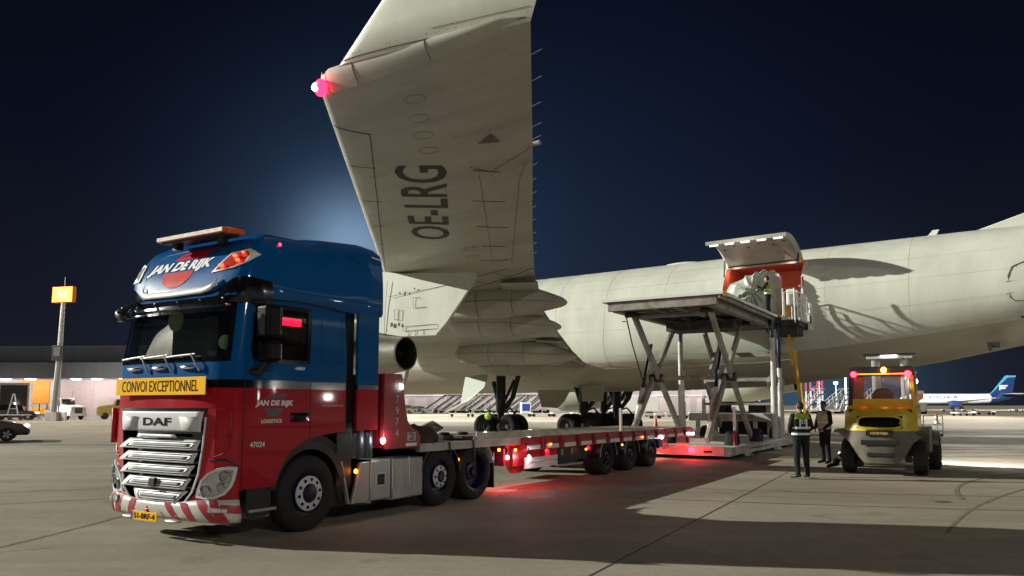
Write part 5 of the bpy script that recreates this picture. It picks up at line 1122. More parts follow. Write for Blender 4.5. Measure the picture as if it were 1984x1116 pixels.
# ================================================================== PEOPLE
m_cloth = mat('navy_workwear', (.006, .007, .011), .85, scale=9, var=.4)
m_skin = mat('skin', (.38, .20, .14), .55, var=.1)
m_hairm = mat('dark_hair', (.012, .010, .009), .6, scale=30, var=.4)
m_hiviz = mat('hi_vis_yellow', (.30, .42, .02), .7, var=.15, scale=8)
m_band = mat('silver_reflective_band', (.75, .77, .78), .35, var=.1)
m_boot = mat('black_boot', (.012, .011, .011), .5)
def seg_d(p, a, b_, ra, rb):
    ab = b_-a; t = max(0, min(1, (p-a).dot(ab)/max(1e-9, ab.length_squared))); return (p-a-ab*t).length-(ra+(rb-ra)*t)
def person(label, loc, rz, J, vest=True, cap=False, short=False, group=None, vesttop=None, pale=False, backtext=False, face=0.0):
    root = thing('person', label, 'person', loc, rz, group)
    V = {k: Vector(v) for k, v in J.items() if isinstance(v, tuple)}
    prim = []   # (a, b, ra, rb, region)
    def cap_(a, b_, ra, rb, reg): prim.append((Vector(a), Vector(b_), ra, rb, reg))
    P = V['pelvis']; Cc = V['chest']; N = V['neck']; Hd = V['head']
    mid = (P+Cc)/2; side = (V['shR']-V['shL']).normalized(); fwd = Vector((0, 0, 1)).cross(side)*-1
    fwd = side.cross(Vector((0, 0, 1)))*-1 if False else Vector((0, 0, 1)).cross(side)
    for s in (-1, 1):
        cap_(P+side*.085*s, mid+side*.085*s, .125, .12, 'T'); cap_(mid+side*.085*s, Cc+side*.10*s, .12, .128, 'T'); cap_(Cc+side*.10*s, Cc+side*.11*s+Vector((0, 0, .08)), .125, .095, 'T')
    cap_(Cc+Vector((0, 0, .1)), N, .09, .062, 'T'); cap_(N, Hd, .056, .055, 'N')
    for s, t in (('L', -1), ('R', 1)):
        sh, el, wr = V['sh'+s], V['el'+s], V['wr'+s]
        cap_(Cc+Vector((0, 0, .09))+side*.08*t, sh, .075, .068, 'T'); cap_(sh, el, .070, .054, 'A'); cap_(el, wr, .054, .040, 'A')
        hd = (wr-el).normalized(); up_ = side*t; pal = wr+hd*.05; cap_(wr, pal, .028, .030, 'H')
        q = hd.cross(side).normalized()
        for i in range(4):
            o = pal+q*(.024*(i-1.5)*.8); ln_ = (.065, .078, .074, .058)[i]; k1 = o+hd*ln_*.6; k2 = k1+(hd*.8-up_*.6).normalized()*ln_*.5; cap_(o, k1, .0115, .0105, 'H'); cap_(k1, k2, .0105, .009, 'H')
        cap_(wr+hd*.015+q*.02, wr+hd*.06+q*.055, .013, .010, 'H')
        hp, kn, an, to = V['hip'+s], V['kn'+s], V['an'+s], V['to'+s]
        cap_(hp, kn, .100, .074, 'L'); cap_(kn, an, .076, .058, 'L'); cap_(an+Vector((0, 0, -.02)), to, .048, .036, 'B'); cap_(an+Vector((0, 0, .1)), an, .055, .05, 'B'); cap_(an, an+(an-to).normalized()*.05+Vector((0, 0, -.04)), .045, .038, 'B')
    B = MB()
    for a, c, ra, rb, reg in prim:
        L_ = (c-a).length; n = 5; d = (c-a).normalized() if L_ > 1e-6 else Vector((0, 0, 1)); pts = []; rs = []
        for th in (-80, -55, -25): pts.append(a+d*ra*math.sin(R(th))); rs.append(ra*math.cos(R(th)))
        pts += [a, c]; rs += [ra, rb]
        for th in (25, 55, 80): pts.append(c+d*rb*math.sin(R(th))); rs.append(rb*math.cos(R(th)))
        if L_ < 1e-6: continue
        B.tube(pts, rs, 12)
    # head with face
    hf = Matrix.Rotation(face, 3, 'Z') @ fwd; hs = Matrix.Rotation(face, 3, 'Z') @ side
    RM = Matrix((hs, hf, Vector((0, 0, 1)))).transposed()
    B.ell(Hd+Vector((0, 0, .03))-hf*.01, (.074, .092, .105), 18, 12, 0, RM); B.ell(Hd+hf*.03-Vector((0, 0, .04)), (.055, .06, .065), 12, 8, 0, RM)
    B.ell(Hd+hf*.092+Vector((0, 0, .0)), (.014, .02, .024), 8, 6, 0, RM)
    B.ell(Hd+hf*.078-Vector((0, 0, .045)), (.026, .012, .010), 8, 6, 0, RM)
    for s in (-1, 1): B.ell(Hd+hs*.076*s+Vector((0, 0, .01)), (.012, .02, .03), 8, 6, 0, RM)
    tmp = B.build('tmp', m_cloth, None); md = tmp.modifiers.new('r', 'REMESH'); md.mode = 'VOXEL'; md.voxel_size = .0125; md.use_smooth_shade = True
    ms = tmp.modifiers.new('s', 'SMOOTH'); ms.factor = .5; ms.iterations = 3
    dg = bpy.context.evaluated_depsgraph_get(); dg.update(); me = bpy.data.meshes.new_from_object(tmp.evaluated_get(dg)); bpy.data.objects.remove(tmp)
    me.name = 'body'
    while len(me.materials): me.materials.pop()
    for m in (m_cloth, m_skin, m_boot, m_band): me.materials.append(m)
    hipz = P.z; regs = []
    bm = bmesh.new(); bm.from_mesh(me)
    def region(c):
        if (c-Hd).length < .17 and c.z > N.z+.02: return 'N'
        best = min(prim, key=lambda q: seg_d(c, q[0], q[1], q[2], q[3])); return best[4]
    vestfaces = []
    for f in bm.faces:
        c = f.calc_center_median(); rg = region(c); f.material_index = {'T': 0, 'A': 0, 'L': 0, 'H': 1, 'N': 1, 'B': 2}[rg]; f.smooth = True
        if rg == 'T' and c.z > hipz+.02 and c.z < N.z-.01: vestfaces.append((f.index))
        if rg == 'L':
            for s in 'LR':
                kn, an = V['kn'+s], V['an'+s]; t = (c-kn).dot(an-kn)/(an-kn).length_squared
                if J.get('bands') and (.42 < t < .54 or .72 < t < .82) and seg_d(c, kn, an, .07, .05) < .03: f.material_index = 3
    # vest shell
    if vest:
        bm2 = bm.copy(); bm2.faces.ensure_lookup_table(); keep = set(vestfaces)
        bmesh.ops.delete(bm2, geom=[f for f in bm2.faces if f.index not in keep], context='FACES')
        bm2.normal_update()
        for v in bm2.verts: v.co += v.normal*.014
        zt = hipz
        for z in (zt+.05, zt+.10, zt+.19, zt+.24, zt+.42): bmesh.ops.bisect_plane(bm2, geom=bm2.verts[:]+bm2.edges[:]+bm2.faces[:], plane_co=(0, 0, z), plane_no=(0, 0, 1))
        for xx in (-.10, -.06, .06, .10): bmesh.ops.bisect_plane(bm2, geom=bm2.verts[:]+bm2.edges[:]+bm2.faces[:], plane_co=Cc+side*xx, plane_no=side)
        mv = bpy.data.meshes.new('safety_vest')
        for f in bm2.faces:
            c = f.calc_center_median(); k = abs((c-Cc).dot(side)); f.smooth = True
            dark = vest == 'dark'
            if zt+.05 < c.z < zt+.10 or zt+.19 < c.z < zt+.24 or (dark and .06 < k < .10 and c.z > zt+.24 and c.z < zt+.42 ): f.material_index = 1
            elif dark and c.z < zt+.42: f.material_index = 2
            else: f.material_index = 0
        bm2.to_mesh(mv); bm2.free()
        for m in (m_hiviz if not pale else mat('pale_vest', (.50, .55, .32), .7) if 'pale_vest' not in MATS else MATS['pale_vest'], m_band, m_cloth): mv.materials.append(m)
        ov = bpy.data.objects.new('safety_vest', mv); COL.objects.link(ov); ov.parent = root
        sm = ov.modifiers.new('solid', 'SOLIDIFY'); sm.thickness = .006
        if backtext:
            text('vest_lettering', 'TLY', lambda u, v: Cc-fwd*.135+side*(-.065+.13*u)+Vector((0, 0, -.07+.10*v)), m_band, ov, bold=.05)
    # hair
    bm3 = bm.copy(); bm3.faces.ensure_lookup_table()
    def hair(c):
        q = c-Hd; f_ = q.dot(hf); return q.length < .16 and (q.z > .085 or (f_ < -.01 and q.z > -.03) or (f_ < .045 and q.z > .05 )) and abs(q.dot(hs)) < .09
    kill = [f for f in bm3.faces if not hair(f.calc_center_median())]; bmesh.ops.delete(bm3, geom=kill, context='FACES'); bm3.normal_update()
    for v in bm3.verts: v.co += v.normal*.010
    mh = bpy.data.meshes.new('hair'); bm3.to_mesh(mh); bm3.free(); mh.materials.clear(); mh.materials.append(m_hairm)
    for p in mh.polygons: p.material_index = 0; p.use_smooth = True
    oh = bpy.data.objects.new('hair', mh); COL.objects.link(oh); oh.parent = root
    bm.to_mesh(me); bm.free(); ob = bpy.data.objects.new('body', me); COL.objects.link(ob); ob.parent = root
    return root
def stand(h=1.78, arms=None, lean=0.0, feet=.0, extra=None):
    k = h/1.78
    J = dict(pelvis=(0, 0, .95), chest=(0, .01+lean, 1.32), neck=(0, .01+lean, 1.49), head=(0, .03+lean, 1.63), shL=(-.185, lean, 1.43), shR=(.185, lean, 1.43),
             elL=(-.25, -.04, 1.15), elR=(.25, -.04, 1.15), wrL=(-.24, .08, .92), wrR=(.24, .08, .92), hipL=(-.09, 0, .90), hipR=(.09, 0, .90), knL=(-.10, .02, .50), knR=(.10, .02, .50), anL=(-.11, -.02, .10), anR=(.12, -.03, .10), toL=(-.14, .14, .045), toR=(.15, .13, .045))
    if extra: J.update(extra)
    return {a: tuple(c*k for c in v) if isinstance(v, tuple) else v for a, v in J.items()}
J1 = stand(1.80, extra=dict(wrR=(.12, .20, 1.02), elR=(.27, -.02, 1.16), wrL=(-.16, .22, 1.05), elL=(-.27, -.0, 1.16), hipL=(-.10, 0, .90), hipR=(.10, 0, .90), knL=(-.115, .01, .50), knR=(.12, .03, .50), anL=(-.12, -.03, .10), toL=(-.20, .12, .045), anR=(.13, .0, .10), toR=(.15, .16, .045)))
person('man in black and yellow vest with silver bands standing with his back to the camera', (6.74, 17.85, 0), R(8), J1, vest='dark', backtext=True, face=R(15))
J2 = stand(1.84, extra=dict(wrR=(.15, .2, .98), elR=(.27, .03, 1.15), wrL=(-.16, .2, .98), elL=(-.26, .02, 1.15)))
person('man in dark clothes and pale yellow vest standing side on left of the forklift', (9.12, 22.3, 0), R(112), J2, pale=True, face=R(10))
J3 = dict(pelvis=(0, 0, .82), chest=(0, -.06, 1.18), neck=(0, -.04, 1.36), head=(0, .0, 1.50), shL=(-.185, -.05, 1.30), shR=(.185, -.05, 1.30), elL=(-.24, .02, 1.03), elR=(.24, .02, 1.03), wrL=(-.14, .26, .98), wrR=(.14, .26, .98),
          hipL=(-.09, .02, .80), hipR=(.09, .02, .80), knL=(-.12, .46, .66), knR=(.10, .44, .62), anL=(-.10, .86, .14), anR=(.08, .80, .10), toL=(-.10, 1.06, .10), toR=(.10, 1.0, .045), bands=True)
person('person sitting beside the forklift, dark trousered legs with reflective ankle bands stretched out', (9.62, 21.05, 0), R(100), J3, vest=True)
J4 = stand(1.78, extra=dict(wrR=(.10, .42, 1.38), elR=(.24, .22, 1.25), wrL=(-.12, .38, 1.2), elL=(-.25, .18, 1.18)))
pl4 = TO+Matrix.Rotation(TRZ, 3, 'Z') @ Vector((26.2, -1.85, 5.30))
person('worker in black and a yellow vest standing on the raised loader beside the wrapped cargo', pl4, R(60), J4, vest=True)

# ================================================================== FORKLIFT
FO = Vector((8.80, 18.35, 0))
fk = thing('forklift_truck', 'yellow forklift with dark counterweight seen from behind, red and amber lamps lit', 'forklift', FO, TRZ)
m_fy = mat('forklift_yellow', (.62, .47, .03), .38, coat=.3, scale=2.5, var=.2, dirt=.5, dirtc=(.20, .10, .03))
m_fg = mat('counterweight_grey', (.125, .115, .09), .5, scale=3, var=.35, dirt=.6, dirtc=(.20, .14, .08))
# counterweight with bowl shaped underside
b = MB()
def cw(y, v):
    zt, zb_ = 1.08, interp(abs(y), [0, .40, .48, .75, 1.05], [.30, .30, .36, .80, .99])
    z = lerp(zb_, zt, v); return (.06+.55*(abs(y)/1.05)**2.6+.10*(1-v)**2*(1 if abs(y) < .56 else 0), y*.93, z)
ys = frange(-1.05, 1.05, 20); b.grid(cw, ys, frange(0, 1, 6))
top = [cw(y, 1) for y in ys]; b.add(top+[(1.3, p[1], 1.08) for p in top], [(i, i+1, 22+i, 21+i) for i in range(20)])
bot = [cw(y, 0) for y in ys]; b.add(bot+[(1.2, p[1], max(p[2], .34)) for p in bot], [(i, i+1, 22+i, 21+i) for i in range(20)])
b.build('counterweight', m_fg, fk, smooth=40)
b = MB(); b.box(.04, .075, -.42, .42, .74, .86); b.box(.10, .14, -.30, .30, .46, .56); b.each('tow_slot', m_dark, fk, bevel=.02)
b = MB(); b.box(.02, .055, -.30, .30, .96, 1.10); np_ = b.build('name_plate', m_blk, fk, bevel=.02)
text('plate_lettering', 'HYSTER', lambda u, v: Vector((.016, .20-.40*u, .995+.06*v)), mat('dull_gold', (.45, .33, .12), .5), np_, bold=.05, shear=.03)
# yellow hood with grille opening
b = MB()
def hood(y, v):
    t = interp(v, [0, .2, .55, .8, 1], [0, .05, .12, .30, .85]); z = interp(v, [0, .2, .55, .8, 1], [1.08, 1.2, 1.5, 1.66, 1.72]); w = interp(v, [0, .6, 1], [.82, .80, .76])
    return (.05+t+.35*(abs(y))**3, y*w, z)
def hskip(u, v): return abs(u) < .62 and .10 < v < .48
b.grid(hood, [-1, -.95, -.85, -.74, -.62, -.4, -.2, 0, .2, .4, .62, .74, .85, .95, 1], [0, .10, .2, .35, .48, .55, .7, .8, .9, 1], skip=hskip)
for sg in (1, -1): b.grid(lambda v, x: Vector(hood(sg, v)).lerp(Vector((1.6, sg*.82, hood(sg, v)[2])), x), frange(0, 1, 8), [0, 1])
b.grid(lambda y, x: Vector(hood(y, 1)).lerp(Vector((1.7, y*.8, 1.74)), x), [-1, 0, 1], [0, 1]); b.build('hood', m_fy, fk, smooth=40)
b = MB(); b.grid(lambda u, v: (.42, u, v), [-.7, .7], [1.05, 1.6]); b.build('radiator', m_dark, fk)
b = MB()
rr = []
for a in frange(0, 2*math.pi, 24)[:-1]:
    yy = .60*math.copysign(abs(math.cos(a))**.5, math.cos(a)); vv = .29+.19*math.copysign(abs(math.sin(a))**.6, math.sin(a)); p = Vector(hood(yy, vv)); rr.append(p+Vector((-.015, 0, 0)))
b.tube(rr+[rr[0]], .03, 6); b.build('grille_rim', m_fy, fk)
b = MB(); b.ell((.22, -.45, 1.27), (.03, .03, .07)); b.build('rear_lamp', m_lens, fk)
# fenders over steering wheels
for sg in (1, -1):
    b = MB(); b.box(.35, 1.4, min(sg*.78, sg*1.06), max(sg*.78, sg*1.06), 1.02, 1.10); b.build('fender', m_fg, fk, bevel=.02)
    wheel(fk, (1.0, sg*.96, .42), -sg, .42, .30, .22, 'deep2')
    wheel(fk, (3.05, sg*1.16, .48), -sg, .48, .42, .25, 'deep2')
    b = MB(); b.grid(lambda a, v: (3.05+.55*math.cos(a), sg*lerp(.75, 1.15, v), .48+.52*math.sin(a)), frange(R(20), R(160), 8), [0, 1]); b.build('fender', m_fg, fk, thick=.03)
b = MB(); b.box(1.3, 3.3, -.75, .75, .42, 1.2); b.box(1.4, 2.8, -1.0, -.75, .5, 1.15); b.box(1.4, 2.8, .75, 1.0, .5, .75); b.each('chassis', m_fg, fk, bevel=.03)
# cab
b = MB()
for sg, m in ((-1, 0), (1, 0)):
    b.bar((.95, sg*.72, 1.66), (1.05, sg*.68, 2.56), .10, .12, 0 if sg < 0 else 1); b.bar((2.75, sg*.70, 1.2), (2.45, sg*.66, 2.56), .08, .08, 0)
    b.bar((1.9, sg*.72, 1.1), (1.9, sg*.68, 2.56), .05, .05, 1)
b.box(.92, 1.02, -.76, .76, 1.62, 1.86, 0); b.build('cab_frame', [m_fy, m_blk], fk, bevel=.02)
b = MB(); b.box(.98, 2.55, -.74, .74, 2.56, 2.64); b.box(.96, 1.02, -.74, .74, 2.44, 2.58)
for i in range(6): b.box(1.15+.22*i, 1.21+.22*i, -.7, .7, 2.64, 2.68)
b.build('overhead_guard', m_blk, fk, bevel=.01)
b = MB(); b.box(.955, .97, -.70, .70, 2.47, 2.50); b.build('light_tube', mat('lit_orange_tube', (1, .30, .03), emis=1.6), fk)
b = MB(); b.grid(lambda u, v: (1.0, u, v), [-.66, .66], [1.86, 2.44]); b.build('rear_window', m_cglass, fk, thick=.01)
b = MB(); b.box(1.4, 1.9, -.28, .28, 1.45, 1.58); b.box(1.32, 1.45, -.26, .26, 1.55, 2.02); b.ell((1.36, 0, 2.02), (.07, .24, .12)); b.build('seat', m_blk, fk, bevel=.03)
b = MB(); b.box(1.25, 1.35, -.16, .12, 1.74, 1.95); b.tube([(2.4, .0, 1.5), (2.2, .0, 1.85)], .03); b.lathe([(.17, -.01), (.19, 0), (.17, .01)], (2.15, 0, 1.9), (-.6, 0, 1), 18, closed=True); b.build('steering_wheel', m_blk, fk)
b = MB(); b.box(1.06, 1.10, .40, .70, 1.65, 2.5); b.box(1.1, 1.14, .52, .60, 1.65, 2.5, 1); b.build('side_panel', [m_rust, m_blk], fk)
# forward work lamp on the right
b = MB(); b.ell((3.35, -.62, 2.35), (.06, .07, .07)); b.build('work_lamp', e_white, fk)
wl_ = flood('work_light', (FO+Matrix.Rotation(TRZ, 3, 'Z') @ Vector((3.5, -.7, 2.3))), (16.5, 24.0, 0), 3500, (1, .97, .95), .08, 75)
# mast
b = MB()
for y in (-.42, -.30, .30, .42): b.box(3.45 if abs(y) > .35 else 3.55, 3.55 if abs(y) > .35 else 3.62, y-.04, y+.04, .15, 3.0)
b.box(3.4, 3.6, -.62, .62, 2.62, 2.72); b.box(3.4, 3.6, -.58, .58, 3.0, 3.10); b.box(3.45, 3.55, -.5, .5, 1.2, 1.3); b.build('mast', m_lwhite, fk, bevel=.01)
b = MB()
for y in (-.36, .36):
    for i in range(34): b.box(3.40, 3.44, y-.025, y+.025, 1.25+.05*i, 1.28+.05*i)
b.build('lift_chain', m_steel, fk)
b = MB(); b.box(3.36, 3.62, -.66, .66, 3.10, 3.14); b.build('mast_cap', m_blk, fk)
b = MB(); b.box(3.33, 3.36, -.2, .2, 3.05, 3.09); b.build('mast_lamp', mat('lit_small_strip', (1, .95, 1), emis=8), fk)
for y in (-.2, .2):
    b = MB(); b.box(3.6, 4.9, y*1.8-.07, y*1.8+.07, .12, .17); b.box(3.6, 3.66, y*1.8-.07, y*1.8+.07, .12, .8); b.build('fork', m_steel, fk)
b = MB(); b.box(3.58, 3.64, -.6, .6, .35, .45); b.box(3.58, 3.64, -.6, .6, .75, .85); b.build('fork_carriage', m_blk, fk)
for y in (.62, -.62):
    b = MB(); b.ell((.91, y, 2.48), (.05, .075, .075)); b.build('rear_lamp', e_red, fk)
    plamp('lamp', (.80, y, 2.48), 2, (1, .03, .04), fk, .05)
b = MB(); b.ell((.93, -.08, 2.58), (.05, .06, .07)); b.build('beacon', e_amber, fk); plamp('lamp', (.75, -.08, 2.62), 3, (1, .42, .05), fk, .06)
b = MB(); b.ell((.90, .80, 1.16), (.07, .09, .04)); b.build('marker_lens', mat('lime_lens', (.6, .7, .03), .3), fk)
b = MB(); b.ell((.94, -.58, 2.36), (.04, .04, .06)); b.build('camera_housing', m_white, fk)

# trolley and cone to the right of the forklift
tr = thing('metal_trolley', 'bright metal frame trolley standing behind the right side of the forklift', 'trolley', (23.0, 42.0, 0), R(-10))
b = MB()
for x in (-.48, .48):
    for y in (-.4, .4): b.bar((x, y, .15), (x, y, 1.12), .04, .04)
for z in (.32, .62, 1.12):
    for y in (-.4, .4): b.bar((-.48, y, z), (.48, y, z), .035, .035)
    for x in (-.48, .48): b.bar((x, -.4, z), (x, .4, z), .035, .035)
b.build('frame', m_steel, tr)
b = MB(); b.box(-.46, .46, -.38, .38, .33, .36); b.box(-.46, .46, -.38, .38, .60, .63); b.each('shelf', m_lwhite, tr)
for x in (-.42, .42):
    for y in (-.35, .35): b = MB(); b.lathe([(.0001, -.02), (.08, -.02), (.08, .02), (.0001, .02)], (x, y, .08), (0, 1, 0), 14); b.build('wheel', m_rubber, tr)
cn = thing('traffic_cone', 'red and white striped barrel cone alone on the open apron right of the forklift', 'cone', (38.0, 68.4, 0))
b = MB(); b.box(-.28, .28, -.28, .28, 0, .07); b.build('base', m_blk, cn)
b = MB(); b.lathe([(.20, .07), (.18, .34)], (0,0,0), (0,0,1), 18, 0); b.lathe([(.18, .34), (.12, .40), (.12, .50)], (0,0,0), (0,0,1), 18, 1); b.lathe([(.12, .50), (.16, .56), (.15, .80)], (0,0,0), (0,0,1), 18, 0); b.lathe([(.15, .80), (.06, .92), (.0001, .93)], (0,0,0), (0,0,1), 18, 1); b.build('striped_body', [m_white, mat('cone_red', (.5, .06, .02), .5)], cn)
# ================================================================== BACKGROUND, LEFT
m_wall_d = mat('dark_cladding', (.18, .20, .235), .6, scale=.6, var=.15, stretch=(3, 3, .3))
m_wall_p = mat('pinkish_wall', (.47, .44, .44), .6, scale=.5, var=.12)
m_owall = mat('orange_shutter', (.70, .28, .03), .5, scale=1, var=.1)
wh = thing('cargo_warehouse', 'long dark clad cargo warehouse with lit pinkish loading front on the left behind the truck', 'warehouse', (-60, 96, 0), R(-4))
b = MB(); b.box(-45, 30, 2.0, 30, 0, 9.2); b.build('hall', m_wall_d, wh)
b = MB(); b.box(-45, 30, 1.8, 2.0, 7.0, 7.12); b.box(-45, 30, 1.9, 2.0, 9.2, 9.3); b.each('roof_edge', m_steel, wh)
b = MB(); b.box(-45, 30, -2.5, 2.0, 4.95, 6.9); b.build('canopy', m_wall_d, wh, bevel=.03)
b = MB(); b.box(-45, 30, 1.5, 2.0, 0, 4.95); b.build('loading_wall', m_wall_p, wh)
b = MB(); b.box(-3.0, .7, 1.42, 1.5, 1.9, 4.9); 
for i in range(8): b.box(-3.0, .7, 1.40, 1.42, 2.0+.36*i, 2.03+.36*i)
b.build('shutter_door', m_owall, wh)
b = MB(); b.box(-3.0, .7, 1.30, 1.36, .6, 1.4); b.build('yellow_barrier', m_lyel, wh)
b = MB()
for x in (-2.8, -1.6, -.4, .6): b.box(x-.06, x+.06, 1.25, 1.3, 0, 1.9)
b.each('barrier_post', m_blk, wh)
for x in (-20, -14, 2.4, 8.5, 15):
    b = MB(); b.box(x, x+4.2, 1.44, 1.5, .4, 4.3); 
    for i in range(5): b.box(x, x+4.2, 1.42, 1.44, 1.1+.7*i, 1.13+.7*i)
    b.build('dock_door', mat('pale_dock_door', (.5, .42, .43), .5) if 'pale_dock_door' not in MATS else MATS['pale_dock_door'], wh)
for x in (-9.5, -6.0, -2.9, .3, 6.2, 8.9, 12.5, 16):
    b = MB(); b.ell((x, -1.6, 4.93), (.65, .5, .14)); b.build('canopy_lamp', mat('lit_canopy_lamp', (1, .88, .82), emis=16) if 'lit_canopy_lamp' not in MATS else MATS['lit_canopy_lamp'], wh)
    plamp('lamp', (x, -1.6, 4.5), 230, (1, .86, .80), wh, .3)
ct = thing('container_truck', 'parked truck with an open white edged box body at the left edge by the warehouse', 'truck', (-60.3, 92.5, 0), R(3))
b = MB(); b.box(-2.0, 1.9, 0, .1, 1.1, 4.35); b.box(-2.0, -1.75, -4, .0, 1.1, 4.35); b.box(1.65, 1.9, -.5, .1, .9, 4.35); b.box(-2.0, 1.9, -.6, .1, 4.15, 4.4); b.box(-2.0, 1.9, -.5, .1, .9, 1.1); b.build('box_body', mat('pale_box', (.7, .68, .7), .5), ct, bevel=.02)
b = MB(); b.box(-1.7, 1.6, -.15, -.05, 1.15, 4.1); b.build('dark_interior', mat('dim_interior', (.07, .06, .065), .8), ct)
b = MB(); b.ell((.2, -.3, 1.9), (.12, .1, .12)); b.build('reflection_lamp', MATS['lit_canopy_lamp'], ct)  # glowing ball put in for a lamp reflection on the box
b = MB(); b.box(-1.9, 1.8, -.3, .3, .5, .9); b.build('chassis', m_blk, ct)
for x in (-1.6, 1.5): wheel(ct, (x, -.3, .5), 1, .5, .3, .28, 'deep2')
# stand number sign
sn = thing('stand_sign', 'tall grey steel pole carrying a glowing orange stand sign and a small dark screen', 'sign', (-49.6, 83.0, 0), R(-14))
b = MB(); b.box(-.75, .75, -.7, .7, 0, .95); b.build('concrete_base', mat('pale_concrete', (.36, .34, .30), .8, scale=2, var=.3), sn, bevel=.04)
b = MB(); b.tube([(-.35, 0, .9), (.0, 0, 7), (.12, 0, 13.2)], [.34, .27, .22], 12); b.tube([(.3, 0, .9), (.30, 0, 7), (.32, 0, 13.2)], .07, 6); b.build('pole', m_steel, sn)
b = MB(); b.box(-1.1, 1.55, -.25, .25, 12.95, 14.7); hs_ = b.build('sign_box', mat('sign_housing', (.5, .2, .03), .5), sn, bevel=.03)
b = MB(); b.box(-1.05, 1.5, -.30, -.25, 13.0, 14.65); b.build('lit_face', mat('lit_orange_face', (1.0, .33, .045), emis=1.7), hs_)
text('sign_digits', '52', planar((-.45, -.31, 13.4), (1.35, 0, 0), (0, 0, .85)), mat('lit_yellow_digits', (1.0, .80, .35), emis=1.5), hs_, bold=.03)
b = MB(); b.box(-1.13, -1.05, -.29, .25, 12.97, 14.68); b.build('side_light', mat('lit_side_orange', (1, .22, .02), emis=2.2), hs_)
b = MB(); b.tube([(.2, 0, 14.7), (.2, 0, 15.8)], .03, 6); b.build('aerial', m_steel, sn)
b = MB(); b.box(-.55, .95, -.5, -.3, 6.5, 8.2); sc_ = b.build('screen', m_blk, sn, bevel=.04); b = MB(); b.box(-.30, .55, -.51, -.5, 7.0, 8.0); b.build('screen_glass', mat('grey_screen', (.12, .12, .13), .3), sc_)
plamp('lamp', (0, -1.2, 13.8), 60, (1, .45, .08), sn, .5)
bx = MB(); bx.box(-.22, .22, -.2, .2, 0, .95); tag(bx.build('marker_post', m_white, None, bevel=.02, loc=(-48.6, 82.8, 0)), 'short white post right beside the concrete base of the stand sign', 'post')
